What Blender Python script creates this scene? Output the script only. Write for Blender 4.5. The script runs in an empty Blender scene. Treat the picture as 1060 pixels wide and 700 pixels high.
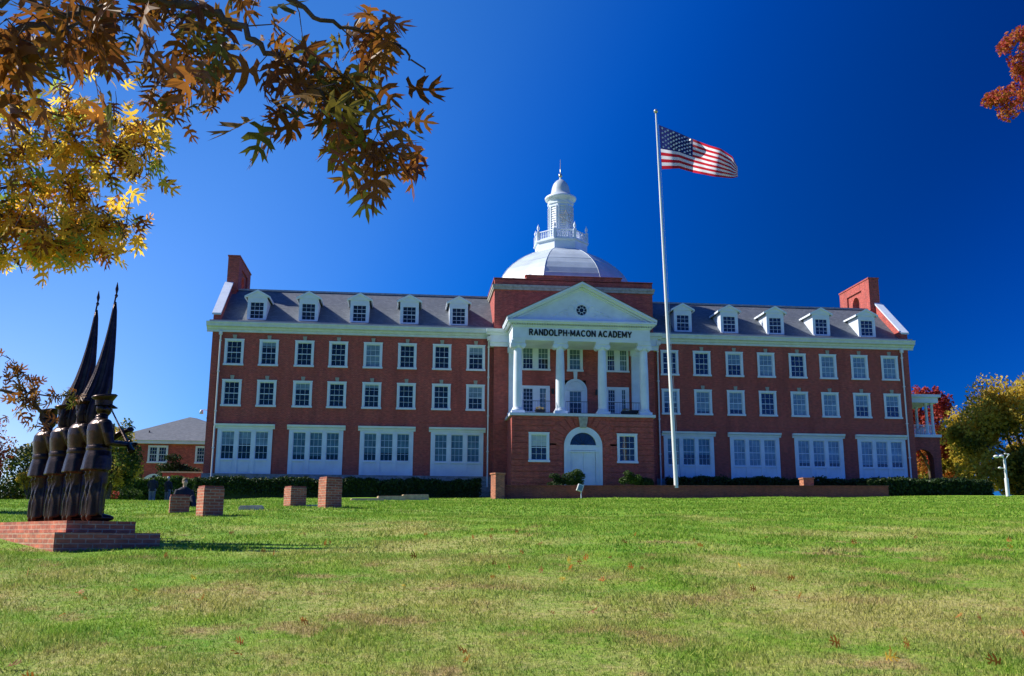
import bpy, bmesh, math, random
import numpy as np
from mathutils import Vector, Matrix
random.seed(7); rng=np.random.default_rng(7)
R_=math.radians
scn=bpy.context.scene
col=scn.collection
# ---------------------------------------------------------------- camera
CAM=np.array([-14.1211,-80.9135,-5.2353])
cr=np.array([0.99407461,-0.1085928,0.00482524]); cu=np.array([-0.02698079,-0.20349823,0.97870348]); cf=np.array([0.10529822,0.97303447,0.20522234])
cd=bpy.data.cameras.new('camera'); co=bpy.data.objects.new('camera',cd); col.objects.link(co)
m=Matrix(((cr[0],cu[0],-cf[0],CAM[0]),(cr[1],cu[1],-cf[1],CAM[1]),(cr[2],cu[2],-cf[2],CAM[2]),(0,0,0,1)))
co.matrix_world=m
cd.sensor_width=36; cd.lens=1000/1060*36; cd.clip_start=.1; cd.clip_end=9000
scn.camera=co
# ---------------------------------------------------------------- light
SUN_EL=R_(40)
sd=np.array([0.963*math.cos(SUN_EL),-0.27*math.cos(SUN_EL),-math.sin(SUN_EL)])   # direction the light travels
sd/=np.linalg.norm(sd)
w=bpy.data.worlds.new('World'); scn.world=w; w.use_nodes=True
nt=w.node_tree; nt.nodes.clear()
sky=nt.nodes.new('ShaderNodeTexSky'); sky.sky_type='NISHITA'; sky.sun_disc=False
sky.sun_elevation=SUN_EL; sky.sun_rotation=math.atan2(-sd[0],-sd[1])
sky.air_density=1.0; sky.dust_density=0.25; sky.ozone_density=4.0; sky.altitude=200
hs=nt.nodes.new('ShaderNodeHueSaturation'); hs.inputs['Saturation'].default_value=1.32; hs.inputs['Value'].default_value=0.95
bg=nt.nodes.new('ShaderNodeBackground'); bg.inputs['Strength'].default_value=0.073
wo=nt.nodes.new('ShaderNodeOutputWorld')
gm=nt.nodes.new('ShaderNodeGamma'); gm.inputs[1].default_value=1.0
# polarised clear sky: darkest and purest blue at right angles to the sun; blue added opposite it to light the shaded trim
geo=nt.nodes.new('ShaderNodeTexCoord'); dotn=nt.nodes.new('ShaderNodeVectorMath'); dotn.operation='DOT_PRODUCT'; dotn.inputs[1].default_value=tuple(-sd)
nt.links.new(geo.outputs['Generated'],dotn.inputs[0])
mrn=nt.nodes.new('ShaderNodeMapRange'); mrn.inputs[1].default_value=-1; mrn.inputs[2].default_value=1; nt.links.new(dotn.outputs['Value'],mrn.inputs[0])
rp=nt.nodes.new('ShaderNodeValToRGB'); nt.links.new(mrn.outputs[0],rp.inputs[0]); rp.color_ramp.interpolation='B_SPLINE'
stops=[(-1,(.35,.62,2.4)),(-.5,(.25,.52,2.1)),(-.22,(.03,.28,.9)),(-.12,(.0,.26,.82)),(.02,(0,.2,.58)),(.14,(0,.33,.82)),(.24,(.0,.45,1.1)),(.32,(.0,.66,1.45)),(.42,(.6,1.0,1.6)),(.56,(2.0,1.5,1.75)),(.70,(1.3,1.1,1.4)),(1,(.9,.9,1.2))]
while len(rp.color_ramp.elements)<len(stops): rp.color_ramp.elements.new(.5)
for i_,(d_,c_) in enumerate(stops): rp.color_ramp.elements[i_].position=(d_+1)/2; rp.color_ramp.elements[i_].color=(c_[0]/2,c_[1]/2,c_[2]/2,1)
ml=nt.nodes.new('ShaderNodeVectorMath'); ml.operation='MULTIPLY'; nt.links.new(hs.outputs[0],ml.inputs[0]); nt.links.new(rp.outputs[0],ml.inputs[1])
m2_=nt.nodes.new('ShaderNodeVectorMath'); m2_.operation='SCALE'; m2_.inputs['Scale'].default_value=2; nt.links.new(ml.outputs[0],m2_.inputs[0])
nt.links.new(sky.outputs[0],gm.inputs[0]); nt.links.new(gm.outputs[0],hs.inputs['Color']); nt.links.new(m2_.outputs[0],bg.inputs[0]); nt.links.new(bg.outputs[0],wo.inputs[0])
sl=bpy.data.lights.new('sun','SUN'); sl.energy=5.0; sl.angle=R_(0.55); sl.color=(1,.94,.84)
so=bpy.data.objects.new('sun',sl); col.objects.link(so); so.rotation_euler=Vector(sd).to_track_quat('-Z','Y').to_euler(); so.location=(-60,0,60)
vs=scn.view_settings; vs.view_transform='Standard'; vs.look='None'; vs.exposure=0.60; vs.gamma=1.0; vs.use_curve_mapping=False
scn.display_settings.display_device='sRGB'
scn.cycles.max_bounces=6

# ---------------------------------------------------------------- helpers
def P(px,py,d):            # a point at optical depth d metres on the sight line through photo pixel
    return CAM+d*(cf+cr*(px-530)/1000+cu*(350-py)/1000)
GD=[-60,-20,0,6.4,14,22,28,40,55,69,78,90,140,400,3000]; GZ=[-11,-8.3,-6.74,-6.14,-5.42,-4.74,-4.37,-3.74,-3.05,-2.34,-1.85,-1.7,-2.6,-12,-90]
GZL=[-11,-8.3,-6.74,-6.14,-5.42,-4.74,-4.37,-3.74,-3.15,-3.25,-3.2,-3.0,-3.6,-12,-90]
def sm(t): t=np.clip(t,0,1); return t*t*(3-2*t)
def gz(x,y):
    x=np.asarray(x,float);y=np.asarray(y,float)
    d=(x-CAM[0])*.1076+(y-CAM[1])*.9942
    a=np.interp(d,GD,GZ); b=np.interp(d,GD,GZL)
    wl=sm((-24-x)/8)
    z=a*(1-wl)+b*wl
    z=z+.009*np.clip(x+4,-10,40)*sm((d-35)/25)*sm((160-d)/60)
    z=z+.05*np.sin(x*.55+1.3)*np.sin(y*.37)*sm((d-8)/10)*sm((90-d)/20)
    return z
def setp(o,label=None,cat=None,group=None,kind=None):
    if label:o['label']=label
    if cat:o['category']=cat
    if group:o['group']=group
    if kind:o['kind']=kind
    return o
def thing(name,label,cat,loc=(0,0,0),rz=0,group=None):
    o=bpy.data.objects.new(name,None); col.objects.link(o); o.location=loc; o.rotation_euler=(0,0,rz); o.empty_display_size=.3
    return setp(o,label,cat,group)
class MB:
    def __init__(s): s.v=[];s.f=[];s.m=[];s.sm=[]
    def add(s,vs,fs,mi=0,smooth=False):
        b=len(s.v); s.v.extend([tuple(map(float,v)) for v in vs]); s.f.extend([tuple(b+i for i in f) for f in fs]); s.m.extend([mi]*len(fs)); s.sm.extend([smooth]*len(fs)); return s
    def box(s,x0,x1,y0,y1,z0,z1,mi=0):
        if x0>x1:x0,x1=x1,x0
        if y0>y1:y0,y1=y1,y0
        v=[(x0,y0,z0),(x1,y0,z0),(x1,y1,z0),(x0,y1,z0),(x0,y0,z1),(x1,y0,z1),(x1,y1,z1),(x0,y1,z1)]
        return s.add(v,[(3,2,1,0),(4,5,6,7),(0,1,5,4),(1,2,6,5),(2,3,7,6),(3,0,4,7)],mi)
    def prism(s,poly,axis,a,b,mi=0,smooth=False):   # poly in the other two axes
        n=len(poly)
        def mk(p,t):
            return (t,p[0],p[1]) if axis=='x' else ((p[0],t,p[1]) if axis=='y' else (p[0],p[1],t))
        v=[mk(p,a) for p in poly]+[mk(p,b) for p in poly]
        s.add(v,[tuple(range(n-1,-1,-1)),tuple(range(n,2*n))],mi)
        s.add(v,[(i,(i+1)%n,n+(i+1)%n,n+i) for i in range(n)],mi,smooth); return s
    def tube(s,pts,rad,n=8,mi=0,cap=True,smooth=True):
        pts=[Vector(p) for p in pts]
        if not hasattr(rad,'__len__'): rad=[rad]*len(pts)
        rings=[];prev=None
        for i,p in enumerate(pts):
            d=(pts[min(i+1,len(pts)-1)]-pts[max(i-1,0)]).normalized()
            if prev is None:
                a=d.orthogonal().normalized()
            else:
                a=(prev-d*prev.dot(d)); a=a.normalized() if a.length>1e-6 else d.orthogonal().normalized()
            prev=a; b=d.cross(a)
            rings.append([p+(a*math.cos(2*math.pi*k/n)+b*math.sin(2*math.pi*k/n))*rad[i] for k in range(n)])
        v=[q for r in rings for q in r]
        f=[(i*n+k,i*n+(k+1)%n,(i+1)*n+(k+1)%n,(i+1)*n+k) for i in range(len(pts)-1) for k in range(n)]
        s.add(v,f,mi,smooth)
        if cap: s.add(rings[0],[tuple(range(n-1,-1,-1))],mi); s.add(rings[-1],[tuple(range(n))],mi)
        return s
    def lathe(s,prof,c=(0,0),n=24,phase=0,sx=1,sy=1,mi=0,smooth=True,cap=True):   # prof: (r,z)
        v=[(c[0]+r*sx*math.cos(2*math.pi*k/n+phase),c[1]+r*sy*math.sin(2*math.pi*k/n+phase),z) for r,z in prof for k in range(n)]
        f=[(i*n+k,i*n+(k+1)%n,(i+1)*n+(k+1)%n,(i+1)*n+k) for i in range(len(prof)-1) for k in range(n)]
        s.add(v,f,mi,smooth)
        if cap: s.add(v[:n],[tuple(range(n-1,-1,-1))],mi); s.add(v[-n:],[tuple(range(n))],mi)
        return s
    def ell(s,c,r,mi=0,nu=12,nv=8,rot=None):
        v=[];f=[]
        for j in range(nv+1):
            t=math.pi*j/nv
            for i in range(nu):
                p=Vector((r[0]*math.sin(t)*math.cos(2*math.pi*i/nu),r[1]*math.sin(t)*math.sin(2*math.pi*i/nu),-r[2]*math.cos(t)))
                if rot is not None:p=rot@p
                v.append(tuple(p+Vector(c)))
        for j in range(nv):
            for i in range(nu): f.append((j*nu+i,j*nu+(i+1)%nu,(j+1)*nu+(i+1)%nu,(j+1)*nu+i))
        return s.add(v,f,mi,True)
    def build(s,name,mats,parent=None,local=False,merge=False):
        off=(0,0,0)
        if parent is not None and not local:
            off=WORLD(parent)
        me=bpy.data.meshes.new(name)
        me.from_pydata([(x-off[0],y-off[1],z-off[2]) for x,y,z in s.v],[],s.f)
        if not isinstance(mats,(list,tuple)): mats=[mats]
        for m_ in mats: me.materials.append(m_)
        me.polygons.foreach_set('material_index',s.m); me.polygons.foreach_set('use_smooth',s.sm)
        if merge:
            bm=bmesh.new(); bm.from_mesh(me); bmesh.ops.remove_doubles(bm,verts=bm.verts,dist=1e-4); bmesh.ops.recalc_face_normals(bm,faces=bm.faces); bm.to_mesh(me); bm.free()
        me.update()
        o=bpy.data.objects.new(name,me); col.objects.link(o); o.parent=parent
        return o
def WORLD(o):
    x=y=z=0
    while o is not None: x+=o.location.x;y+=o.location.y;z+=o.location.z;o=o.parent
    return (x,y,z)
def copy_tree(o,parent=None,loc=None,top=True):
    c=o.copy(); col.objects.link(c); c.parent=parent
    if loc is not None:c.location=loc
    for ch in [k for k in KIDS.get(o.name,[])] if o.name in KIDS else [k for k in o.children]: copy_tree(ch,c,None,False)
    return c
KIDS={}
def bulk(name,verts,faces,mats,midx=None,parent=None,smooth=False):   # numpy arrays; faces (n,k)
    off=np.array(WORLD(parent)) if parent is not None else np.zeros(3)
    me=bpy.data.meshes.new(name); n=len(verts); k=faces.shape[1]; nf=len(faces)
    me.vertices.add(n); me.vertices.foreach_set('co',(verts-off).astype(np.float32).ravel())
    me.loops.add(nf*k); me.loops.foreach_set('vertex_index',faces.astype(np.int32).ravel())
    me.polygons.add(nf); me.polygons.foreach_set('loop_start',np.arange(0,nf*k,k,dtype=np.int32))
    try: me.polygons.foreach_set('loop_total',np.full(nf,k,dtype=np.int32))
    except Exception: pass
    for m_ in (mats if isinstance(mats,(list,tuple)) else [mats]): me.materials.append(m_)
    if midx is not None: me.polygons.foreach_set('material_index',midx.astype(np.int32))
    me.polygons.foreach_set('use_smooth',np.full(nf,smooth))
    me.update(calc_edges=True); me.validate()
    o=bpy.data.objects.new(name,me); col.objects.link(o); o.parent=parent
    return o
# ---------------------------------------------------------------- materials
def nodes(name):
    m_=bpy.data.materials.new(name); m_.use_nodes=True; t=m_.node_tree; b=t.nodes['Principled BSDF']; return m_,t,b
def N(t,k,**kw):
    n=t.nodes.new(k)
    for a,v in kw.items():
        if a.startswith('i_'): n.inputs[a[2:].replace('_',' ')].default_value=v
        else: setattr(n,a,v)
    return n
def L(t,a,b): t.links.new(a,b)
def mixc(t,fac,a,b,mode='MIX'):
    n=t.nodes.new('ShaderNodeMix'); n.data_type='RGBA'; n.blend_type=mode
    if isinstance(fac,(int,float)): n.inputs[0].default_value=fac
    else: L(t,fac,n.inputs[0])
    for i,v in ((6,a),(7,b)):
        if isinstance(v,tuple): n.inputs[i].default_value=(*v,1)
        else: L(t,v,n.inputs[i])
    return n.outputs[2]
def ramp(t,src,stops):
    n=t.nodes.new('ShaderNodeValToRGB'); L(t,src,n.inputs[0]); e=n.color_ramp.elements
    while len(e)<len(stops): e.new(.5)
    for i,(p,c) in enumerate(stops): e[i].position=p; e[i].color=(*c,1) if len(c)==3 else c
    return n.outputs[0]
def noise(t,vec,scale,detail=4,rough=.55):
    n=N(t,'ShaderNodeTexNoise'); n.inputs['Scale'].default_value=scale; n.inputs['Detail'].default_value=detail; n.inputs['Roughness'].default_value=rough
    if vec is not None: L(t,vec,n.inputs['Vector'])
    return n.outputs['Fac']
def plain(name,c,rough=.6,var=.12,scale=3,metal=0,bump=0,spec=.5,c2=None):
    m_,t,b=nodes(name); tc=N(t,'ShaderNodeTexCoord').outputs['Object']
    f=noise(t,tc,scale,5)
    hi=tuple(min(1,x*(1+var)) for x in c); lo=tuple(x*(1-var) for x in c) if c2 is None else c2
    L(t,ramp(t,f,[(.32,lo),(.68,hi)]),b.inputs['Base Color']); b.inputs['Roughness'].default_value=rough; b.inputs['Metallic'].default_value=metal
    b.inputs['Specular IOR Level'].default_value=spec
    if bump:
        bp=N(t,'ShaderNodeBump'); bp.inputs['Strength'].default_value=bump; bp.inputs['Distance'].default_value=.02
        L(t,noise(t,tc,scale*8,4),bp.inputs['Height']); L(t,bp.outputs[0],b.inputs['Normal'])
    return m_
def brick(name,c1,c2,mort,bw=.22,rh=.075,ms=.011,bump=.5,stain=.35):
    m_,t,b=nodes(name); tc=N(t,'ShaderNodeTexCoord').outputs['Object']
    sx=N(t,'ShaderNodeSeparateXYZ'); L(t,tc,sx.inputs[0])
    ad=N(t,'ShaderNodeMath',operation='ADD'); L(t,sx.outputs[0],ad.inputs[0]); L(t,sx.outputs[1],ad.inputs[1])
    cb=N(t,'ShaderNodeCombineXYZ'); L(t,ad.outputs[0],cb.inputs[0]); L(t,sx.outputs[2],cb.inputs[1])
    br=N(t,'ShaderNodeTexBrick'); L(t,cb.outputs[0],br.inputs['Vector'])
    br.inputs['Color1'].default_value=(*c1,1); br.inputs['Color2'].default_value=(*c2,1); br.inputs['Mortar'].default_value=(*mort,1)
    br.inputs['Scale'].default_value=1; br.inputs['Brick Width'].default_value=bw; br.inputs['Row Height'].default_value=rh; br.inputs['Mortar Size'].default_value=ms; br.inputs['Bias'].default_value=-.1
    n1=noise(t,tc,.35,5,.6); n2=noise(t,tc,2.2,4)
    c=mixc(t,ramp(t,n1,[(.35,(0,0,0)),(.75,(stain,)*3)]),br.outputs['Color'],(c1[0]*.55,c1[1]*.6,c1[2]*.7))
    c=mixc(t,ramp(t,n2,[(.4,(0,0,0)),(.8,(.3,.3,.3))]),c,tuple(min(1,x*1.5) for x in c1))
    mp=N(t,'ShaderNodeMapping'); mp.inputs['Scale'].default_value=(3.2,3.2,11); L(t,tc,mp.inputs[0])
    c=mixc(t,.9,c,ramp(t,noise(t,mp.outputs[0],1.0,3,.7),[(.3,(.6,.6,.62)),(.5,(1,1,1)),(.72,(1.5,1.45,1.4))]),'MULTIPLY')
    mp2=N(t,'ShaderNodeMapping'); mp2.inputs['Scale'].default_value=(1.3,1.3,.13); L(t,tc,mp2.inputs[0])
    c=mixc(t,.8,c,ramp(t,noise(t,mp2.outputs[0],1.0,5,.65),[(.3,(.68,.7,.74)),(.5,(1,1,1)),(.75,(1.22,1.2,1.18))]),'MULTIPLY')
    L(t,c,b.inputs['Base Color']); b.inputs['Roughness'].default_value=.85
    bp=N(t,'ShaderNodeBump'); bp.inputs['Strength'].default_value=bump; bp.inputs['Distance'].default_value=.01; bp.invert=True
    L(t,br.outputs['Fac'],bp.inputs['Height']); L(t,bp.outputs[0],b.inputs['Normal'])
    return m_
M={}
M['brick']=brick('red_brick',(.42,.056,.040),(.26,.033,.028),(.42,.18,.15))
M['brick2']=brick('worn_red_brick',(.50,.14,.065),(.24,.055,.035),(.46,.32,.22),bw=.21,rh=.07,ms=.010,bump=1.0,stain=.75)
M['brickp']=brick('terrace_brick',(.30,.055,.035),(.2,.032,.024),(.28,.15,.11),bump=.8,stain=.55)
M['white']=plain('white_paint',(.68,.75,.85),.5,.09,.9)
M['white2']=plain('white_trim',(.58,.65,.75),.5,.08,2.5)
M['domem']=plain('white_dome_metal',(.43,.50,.56),.45,.12,.8)
M['stone']=plain('grey_stone',(.36,.35,.31),.8,.25,4,bump=.4)
M['blindm']=plain('blind_fabric',(.42,.50,.54),.9,.1,3)
M['teal']=plain('teal_curtain',(.15,.26,.28),.9,.25,6)
M['bark']=plain('bark',(.09,.065,.045),.9,.4,9,bump=.8)
M['black']=plain('black_iron',(.02,.02,.022),.5,.1,4)
M['gold']=plain('finial_metal',(.55,.5,.38),.3,.1,4,metal=.8)
M['pole']=plain('painted_pole',(.74,.74,.74),.35,.04,1)
M['conc']=plain('weathered_concrete',(.48,.43,.35),.85,.2,5,bump=.5)
M['tan']=plain('tan_stone',(.50,.36,.22),.85,.25,5,bump=.5)
M['lettr']=plain('black_letter',(.015,.015,.02),.45,.1,3)
def glassm(name,c):
    m_,t,b=nodes(name); tc=N(t,'ShaderNodeTexCoord').outputs['Object']
    L(t,ramp(t,noise(t,tc,1.1,3),[(.3,tuple(x*.4 for x in c)),(.7,c)]),b.inputs['Base Color'])
    b.inputs['Roughness'].default_value=.06; b.inputs['Specular IOR Level'].default_value=.7
    bp=N(t,'ShaderNodeBump'); bp.inputs['Strength'].default_value=.06; bp.inputs['Distance'].default_value=.05; L(t,noise(t,tc,1.5,2),bp.inputs['Height']); L(t,bp.outputs[0],b.inputs['Normal'])
    return m_
M['glass']=glassm('dark_glass',(.022,.03,.036))
M['glassb']=glassm('glass_over_blind',(.26,.38,.46))
M['glasst']=glassm('glass_over_curtain',(.13,.24,.29))
# slate
def slate():
    m_,t,b=nodes('grey_slate'); tc=N(t,'ShaderNodeTexCoord').outputs['Object']
    br=N(t,'ShaderNodeTexBrick'); L(t,tc,br.inputs['Vector'])
    br.inputs['Color1'].default_value=(.095,.115,.14,1);br.inputs['Color2'].default_value=(.165,.185,.215,1);br.inputs['Mortar'].default_value=(.09,.09,.1,1)
    br.inputs['Scale'].default_value=1;br.inputs['Brick Width'].default_value=.28;br.inputs['Row Height'].default_value=.17;br.inputs['Mortar Size'].default_value=.012
    c=mixc(t,ramp(t,noise(t,tc,1.3,6,.7),[(.38,(0,0,0)),(.62,(.6,.6,.6))]),br.outputs['Color'],(.10,.12,.15))
    L(t,c,b.inputs['Base Color']); b.inputs['Roughness'].default_value=.7
    bp=N(t,'ShaderNodeBump'); bp.inputs['Strength'].default_value=.6;bp.inputs['Distance'].default_value=.02;bp.invert=True;L(t,br.outputs['Fac'],bp.inputs['Height']);L(t,bp.outputs[0],b.inputs['Normal'])
    return m_
M['slate']=slate()
M['flash']=plain('lead_flashing',(.20,.22,.24),.55,.12,2)
M['fstone']=brick('fieldstone',(.26,.26,.24),(.40,.38,.34),(.33,.31,.28),bw=.5,rh=.22,ms=.02,bump=.8,stain=.4)
def leafm(name,cols,trans=.35,rough=.55,scale=1.7):
    m_=bpy.data.materials.new(name); m_.use_nodes=True; t=m_.node_tree; t.nodes.clear()
    g=N(t,'ShaderNodeNewGeometry'); 
    c=ramp(t,g.outputs['Random Per Island'],[(i/max(1,len(cols)-1),cc) for i,cc in enumerate(cols)])
    tc=N(t,'ShaderNodeTexCoord').outputs['Object']
    c=mixc(t,ramp(t,noise(t,tc,scale,3),[(.35,(0,0,0)),(.7,(.55,.55,.55))]),c,cols[len(cols)//2])
    d=N(t,'ShaderNodeBsdfPrincipled'); d.inputs['Roughness'].default_value=rough; d.inputs['Specular IOR Level'].default_value=.3; L(t,c,d.inputs['Base Color'])
    tr=N(t,'ShaderNodeBsdfTranslucent'); L(t,c,tr.inputs['Color'])
    mx=N(t,'ShaderNodeMixShader'); mx.inputs[0].default_value=trans; L(t,d.outputs[0],mx.inputs[1]); L(t,tr.outputs[0],mx.inputs[2])
    o=N(t,'ShaderNodeOutputMaterial'); L(t,mx.outputs[0],o.inputs[0]); return m_
M['hedge']=leafm('hedge_leaf',[(.012,.03,.008),(.03,.06,.014),(.05,.085,.02)],.2)
M['shrub']=leafm('shrub_leaf',[(.03,.07,.012),(.07,.12,.02),(.10,.15,.03)],.3)
M['golden']=leafm('golden_leaf',[(.36,.24,.025),(.58,.42,.05),(.72,.54,.08),(.34,.30,.05)],.6)
M['olive']=leafm('olive_leaf',[(.09,.10,.015),(.19,.19,.03),(.32,.27,.045)],.5)
M['green']=leafm('green_leaf',[(.03,.06,.012),(.06,.10,.02),(.11,.15,.03)],.4)
M['red']=leafm('red_leaf',[(.22,.02,.015),(.42,.05,.04),(.55,.12,.07)],.4)
M['orange']=leafm('orange_leaf',[(.30,.06,.015),(.50,.15,.03),(.35,.22,.04)],.4)
M['oakb']=leafm('brown_oak_leaf',[(.07,.025,.009),(.16,.055,.014),(.28,.11,.018),(.13,.11,.02)],.5,.5)
M['oako']=leafm('olive_oak_leaf',[(.07,.075,.015),(.14,.15,.025),(.20,.14,.02)],.4,.5)
M['oaky']=leafm('yellow_oak_leaf',[(.85,.52,.05),(.92,.62,.07),(.80,.55,.07),(.85,.32,.05)],.65,.5)
M['oakg']=leafm('green_oak_leaf',[(.22,.34,.05),(.36,.46,.07),(.62,.52,.08)],.6,.5)

def bronze():
    m_,t,b=nodes('dark_bronze'); tc=N(t,'ShaderNodeTexCoord').outputs['Object']
    L(t,ramp(t,noise(t,tc,5,6,.65),[(.3,(.018,.012,.010)),(.6,(.05,.028,.022)),(.8,(.12,.075,.055))]),b.inputs['Base Color'])
    b.inputs['Metallic'].default_value=.8; b.inputs['Roughness'].default_value=.33
    bp=N(t,'ShaderNodeBump');bp.inputs['Strength'].default_value=.5;bp.inputs['Distance'].default_value=.01;L(t,noise(t,tc,22,4),bp.inputs['Height']);L(t,bp.outputs[0],b.inputs['Normal'])
    return m_
M['bronze']=bronze()
def grassmat(name,blade):
    m_,t,b=nodes(name); g=N(t,'ShaderNodeNewGeometry'); pos=g.outputs['Position']
    mp=N(t,'ShaderNodeMapping'); mp.inputs['Scale'].default_value=(.8,.85,.6); L(t,pos,mp.inputs[0])
    big=noise(t,mp.outputs[0],.42,7,.62); med=noise(t,mp.outputs[0],1.9,5,.6); fine=noise(t,pos,9,4,.6); huge=noise(t,pos,.05,3)
    green=mixc(t,ramp(t,med,[(.3,(0,0,0)),(.7,(1,1,1))]),(.105,.255,.017),(.245,.38,.038))
    straw=mixc(t,ramp(t,fine,[(.35,(0,0,0)),(.65,(1,1,1))]),(.37,.34,.09),(.54,.45,.19))
    # dry ground nearer the camera side of the slope, lusher up by the house
    sep=N(t,'ShaderNodeSeparateXYZ'); L(t,pos,sep.inputs[0])
    mr=N(t,'ShaderNodeMapRange'); L(t,sep.outputs[1],mr.inputs[0]); mr.inputs[1].default_value=-66; mr.inputs[2].default_value=-52; mr.inputs[3].default_value=.115; mr.inputs[4].default_value=-.06
    mr2=N(t,'ShaderNodeMapRange'); L(t,sep.outputs[0],mr2.inputs[0]); mr2.inputs[1].default_value=-14; mr2.inputs[2].default_value=0; mr2.inputs[3].default_value=0.03; mr2.inputs[4].default_value=-.02
    ad=N(t,'ShaderNodeMath',operation='ADD'); L(t,big,ad.inputs[0]); L(t,mr.outputs[0],ad.inputs[1])
    ad3=N(t,'ShaderNodeMath',operation='ADD'); L(t,ad.outputs[0],ad3.inputs[0]); L(t,mr2.outputs[0],ad3.inputs[1])
    ad2=N(t,'ShaderNodeMath',operation='MULTIPLY_ADD'); L(t,fine,ad2.inputs[0]); ad2.inputs[1].default_value=.22; L(t,ad3.outputs[0],ad2.inputs[2])
    dry=ramp(t,ad2.outputs[0],[(.665,(0,0,0)),(.84,(.8,.8,.8))])
    c=mixc(t,dry,green,straw)
    mrn_=N(t,'ShaderNodeMapRange'); L(t,sep.outputs[1],mrn_.inputs[0]); mrn_.inputs[1].default_value=-70; mrn_.inputs[2].default_value=-60; mrn_.inputs[3].default_value=.06; mrn_.inputs[4].default_value=-.05
    adb=N(t,'ShaderNodeMath',operation='ADD'); L(t,noise(t,mp.outputs[0],1.15,8,.68),adb.inputs[0]); L(t,mrn_.outputs[0],adb.inputs[1])
    c=mixc(t,ramp(t,adb.outputs[0],[(.58,(0,0,0)),(.68,(.75,.75,.75))]),c,(.40,.27,.13))
    if blade:
        rr=g.outputs['Random Per Island']
        c=mixc(t,ramp(t,rr,[(.0,(0,0,0)),(.62,(0,0,0)),(.85,(.4,.4,.4)),(1,(.8,.8,.8))]),c,(.38,.38,.10))
        c=mixc(t,.75,c,ramp(t,rr,[(0,(.35,.4,.35)),(.25,(1.25,1.25,1.1)),(.5,(.55,.62,.55)),(.75,(1.0,1.0,.95)),(1,(1.6,1.55,1.4))]),'MULTIPLY')
        tr=N(t,'ShaderNodeBsdfTranslucent'); L(t,c,tr.inputs['Color']); mx=N(t,'ShaderNodeMixShader'); mx.inputs[0].default_value=.35
        o=t.nodes['Material Output']; L(t,b.outputs[0],mx.inputs[1]); L(t,tr.outputs[0],mx.inputs[2]); L(t,mx.outputs[0],o.inputs[0])
    else:
        sp=noise(t,pos,26,4,.7)
        c=mixc(t,.8,c,ramp(t,sp,[(.3,(.55,.58,.5)),(.5,(1,1,1)),(.72,(1.35,1.32,1.25))]),'MULTIPLY')
        bp=N(t,'ShaderNodeBump');bp.inputs['Strength'].default_value=.9;bp.inputs['Distance'].default_value=.05;L(t,noise(t,pos,14,6,.7),bp.inputs['Height']);L(t,bp.outputs[0],b.inputs['Normal'])
    L(t,c,b.inputs['Base Color']); b.inputs['Roughness'].default_value=.8; b.inputs['Specular IOR Level'].default_value=.15
    return m_
M['ground']=grassmat('lawn_ground',False); M['blade']=grassmat('grass_blade',True)

# ---------------------------------------------------------------- ground
def ground():
    ds=np.concatenate([np.array([-60,-40,-20,-8]),np.arange(-2,30,.5),np.arange(30,100,1.0),np.geomspace(100,3000,24)])
    us=np.concatenate([-np.geomspace(45,3000,20)[::-1],np.arange(-44,44.1,.8),np.geomspace(45,3000,20)])
    D,U=np.meshgrid(ds,us,indexing='ij')
    X=CAM[0]+D*.1076+U*.9942; Y=CAM[1]+D*.9942-U*.1076
    Z=gz(X,Y)
    near=sm((60-np.abs(D-20))/20)
    Z=Z+near*.02*np.sin(X*2.1+Y)*np.sin(Y*1.7-X*.6)
    V=np.stack([X,Y,Z],-1).reshape(-1,3); a,b=D.shape
    i=np.arange(a-1)[:,None]*b+np.arange(b-1)[None,:]
    F=np.stack([i,i+1,i+b+1,i+b],-1).reshape(-1,4)[:,::-1]
    o=bulk('lawn',V,F,M['ground'],smooth=True); setp(o,'sloping mown lawn with green and straw coloured patches',None,None,'structure')
ground()

# ---------------------------------------------------------------- school building
SB=thing('school_building','long red brick academy with white columned portico and domed cupola','building',(0,0,-1.7))
def rect_wall(mb,x0,x1,z0,z1,holes,y,depth,flip=False):
    xs=sorted({x0,x1,*[h[0] for h in holes],*[h[1] for h in holes]}); zs=sorted({z0,z1,*[h[2] for h in holes],*[h[3] for h in holes]})
    for i in range(len(xs)-1):
        for j in range(len(zs)-1):
            cx=(xs[i]+xs[i+1])/2;cz=(zs[j]+zs[j+1])/2
            if any(h[0]<cx<h[1] and h[2]<cz<h[3] for h in holes): continue
            mb.add([(xs[i],y,zs[j]),(xs[i+1],y,zs[j]),(xs[i+1],y,zs[j+1]),(xs[i],y,zs[j+1])],[(0,1,2,3)])
    for (a,b,c,d) in holes:
        v=[(a,y,c),(b,y,c),(b,y,d),(a,y,d),(a,y+depth,c),(b,y+depth,c),(b,y+depth,d),(a,y+depth,d)]
        mb.add(v,[(0,4,5,1),(1,5,6,2),(2,6,7,3),(3,7,4,0)])
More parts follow.
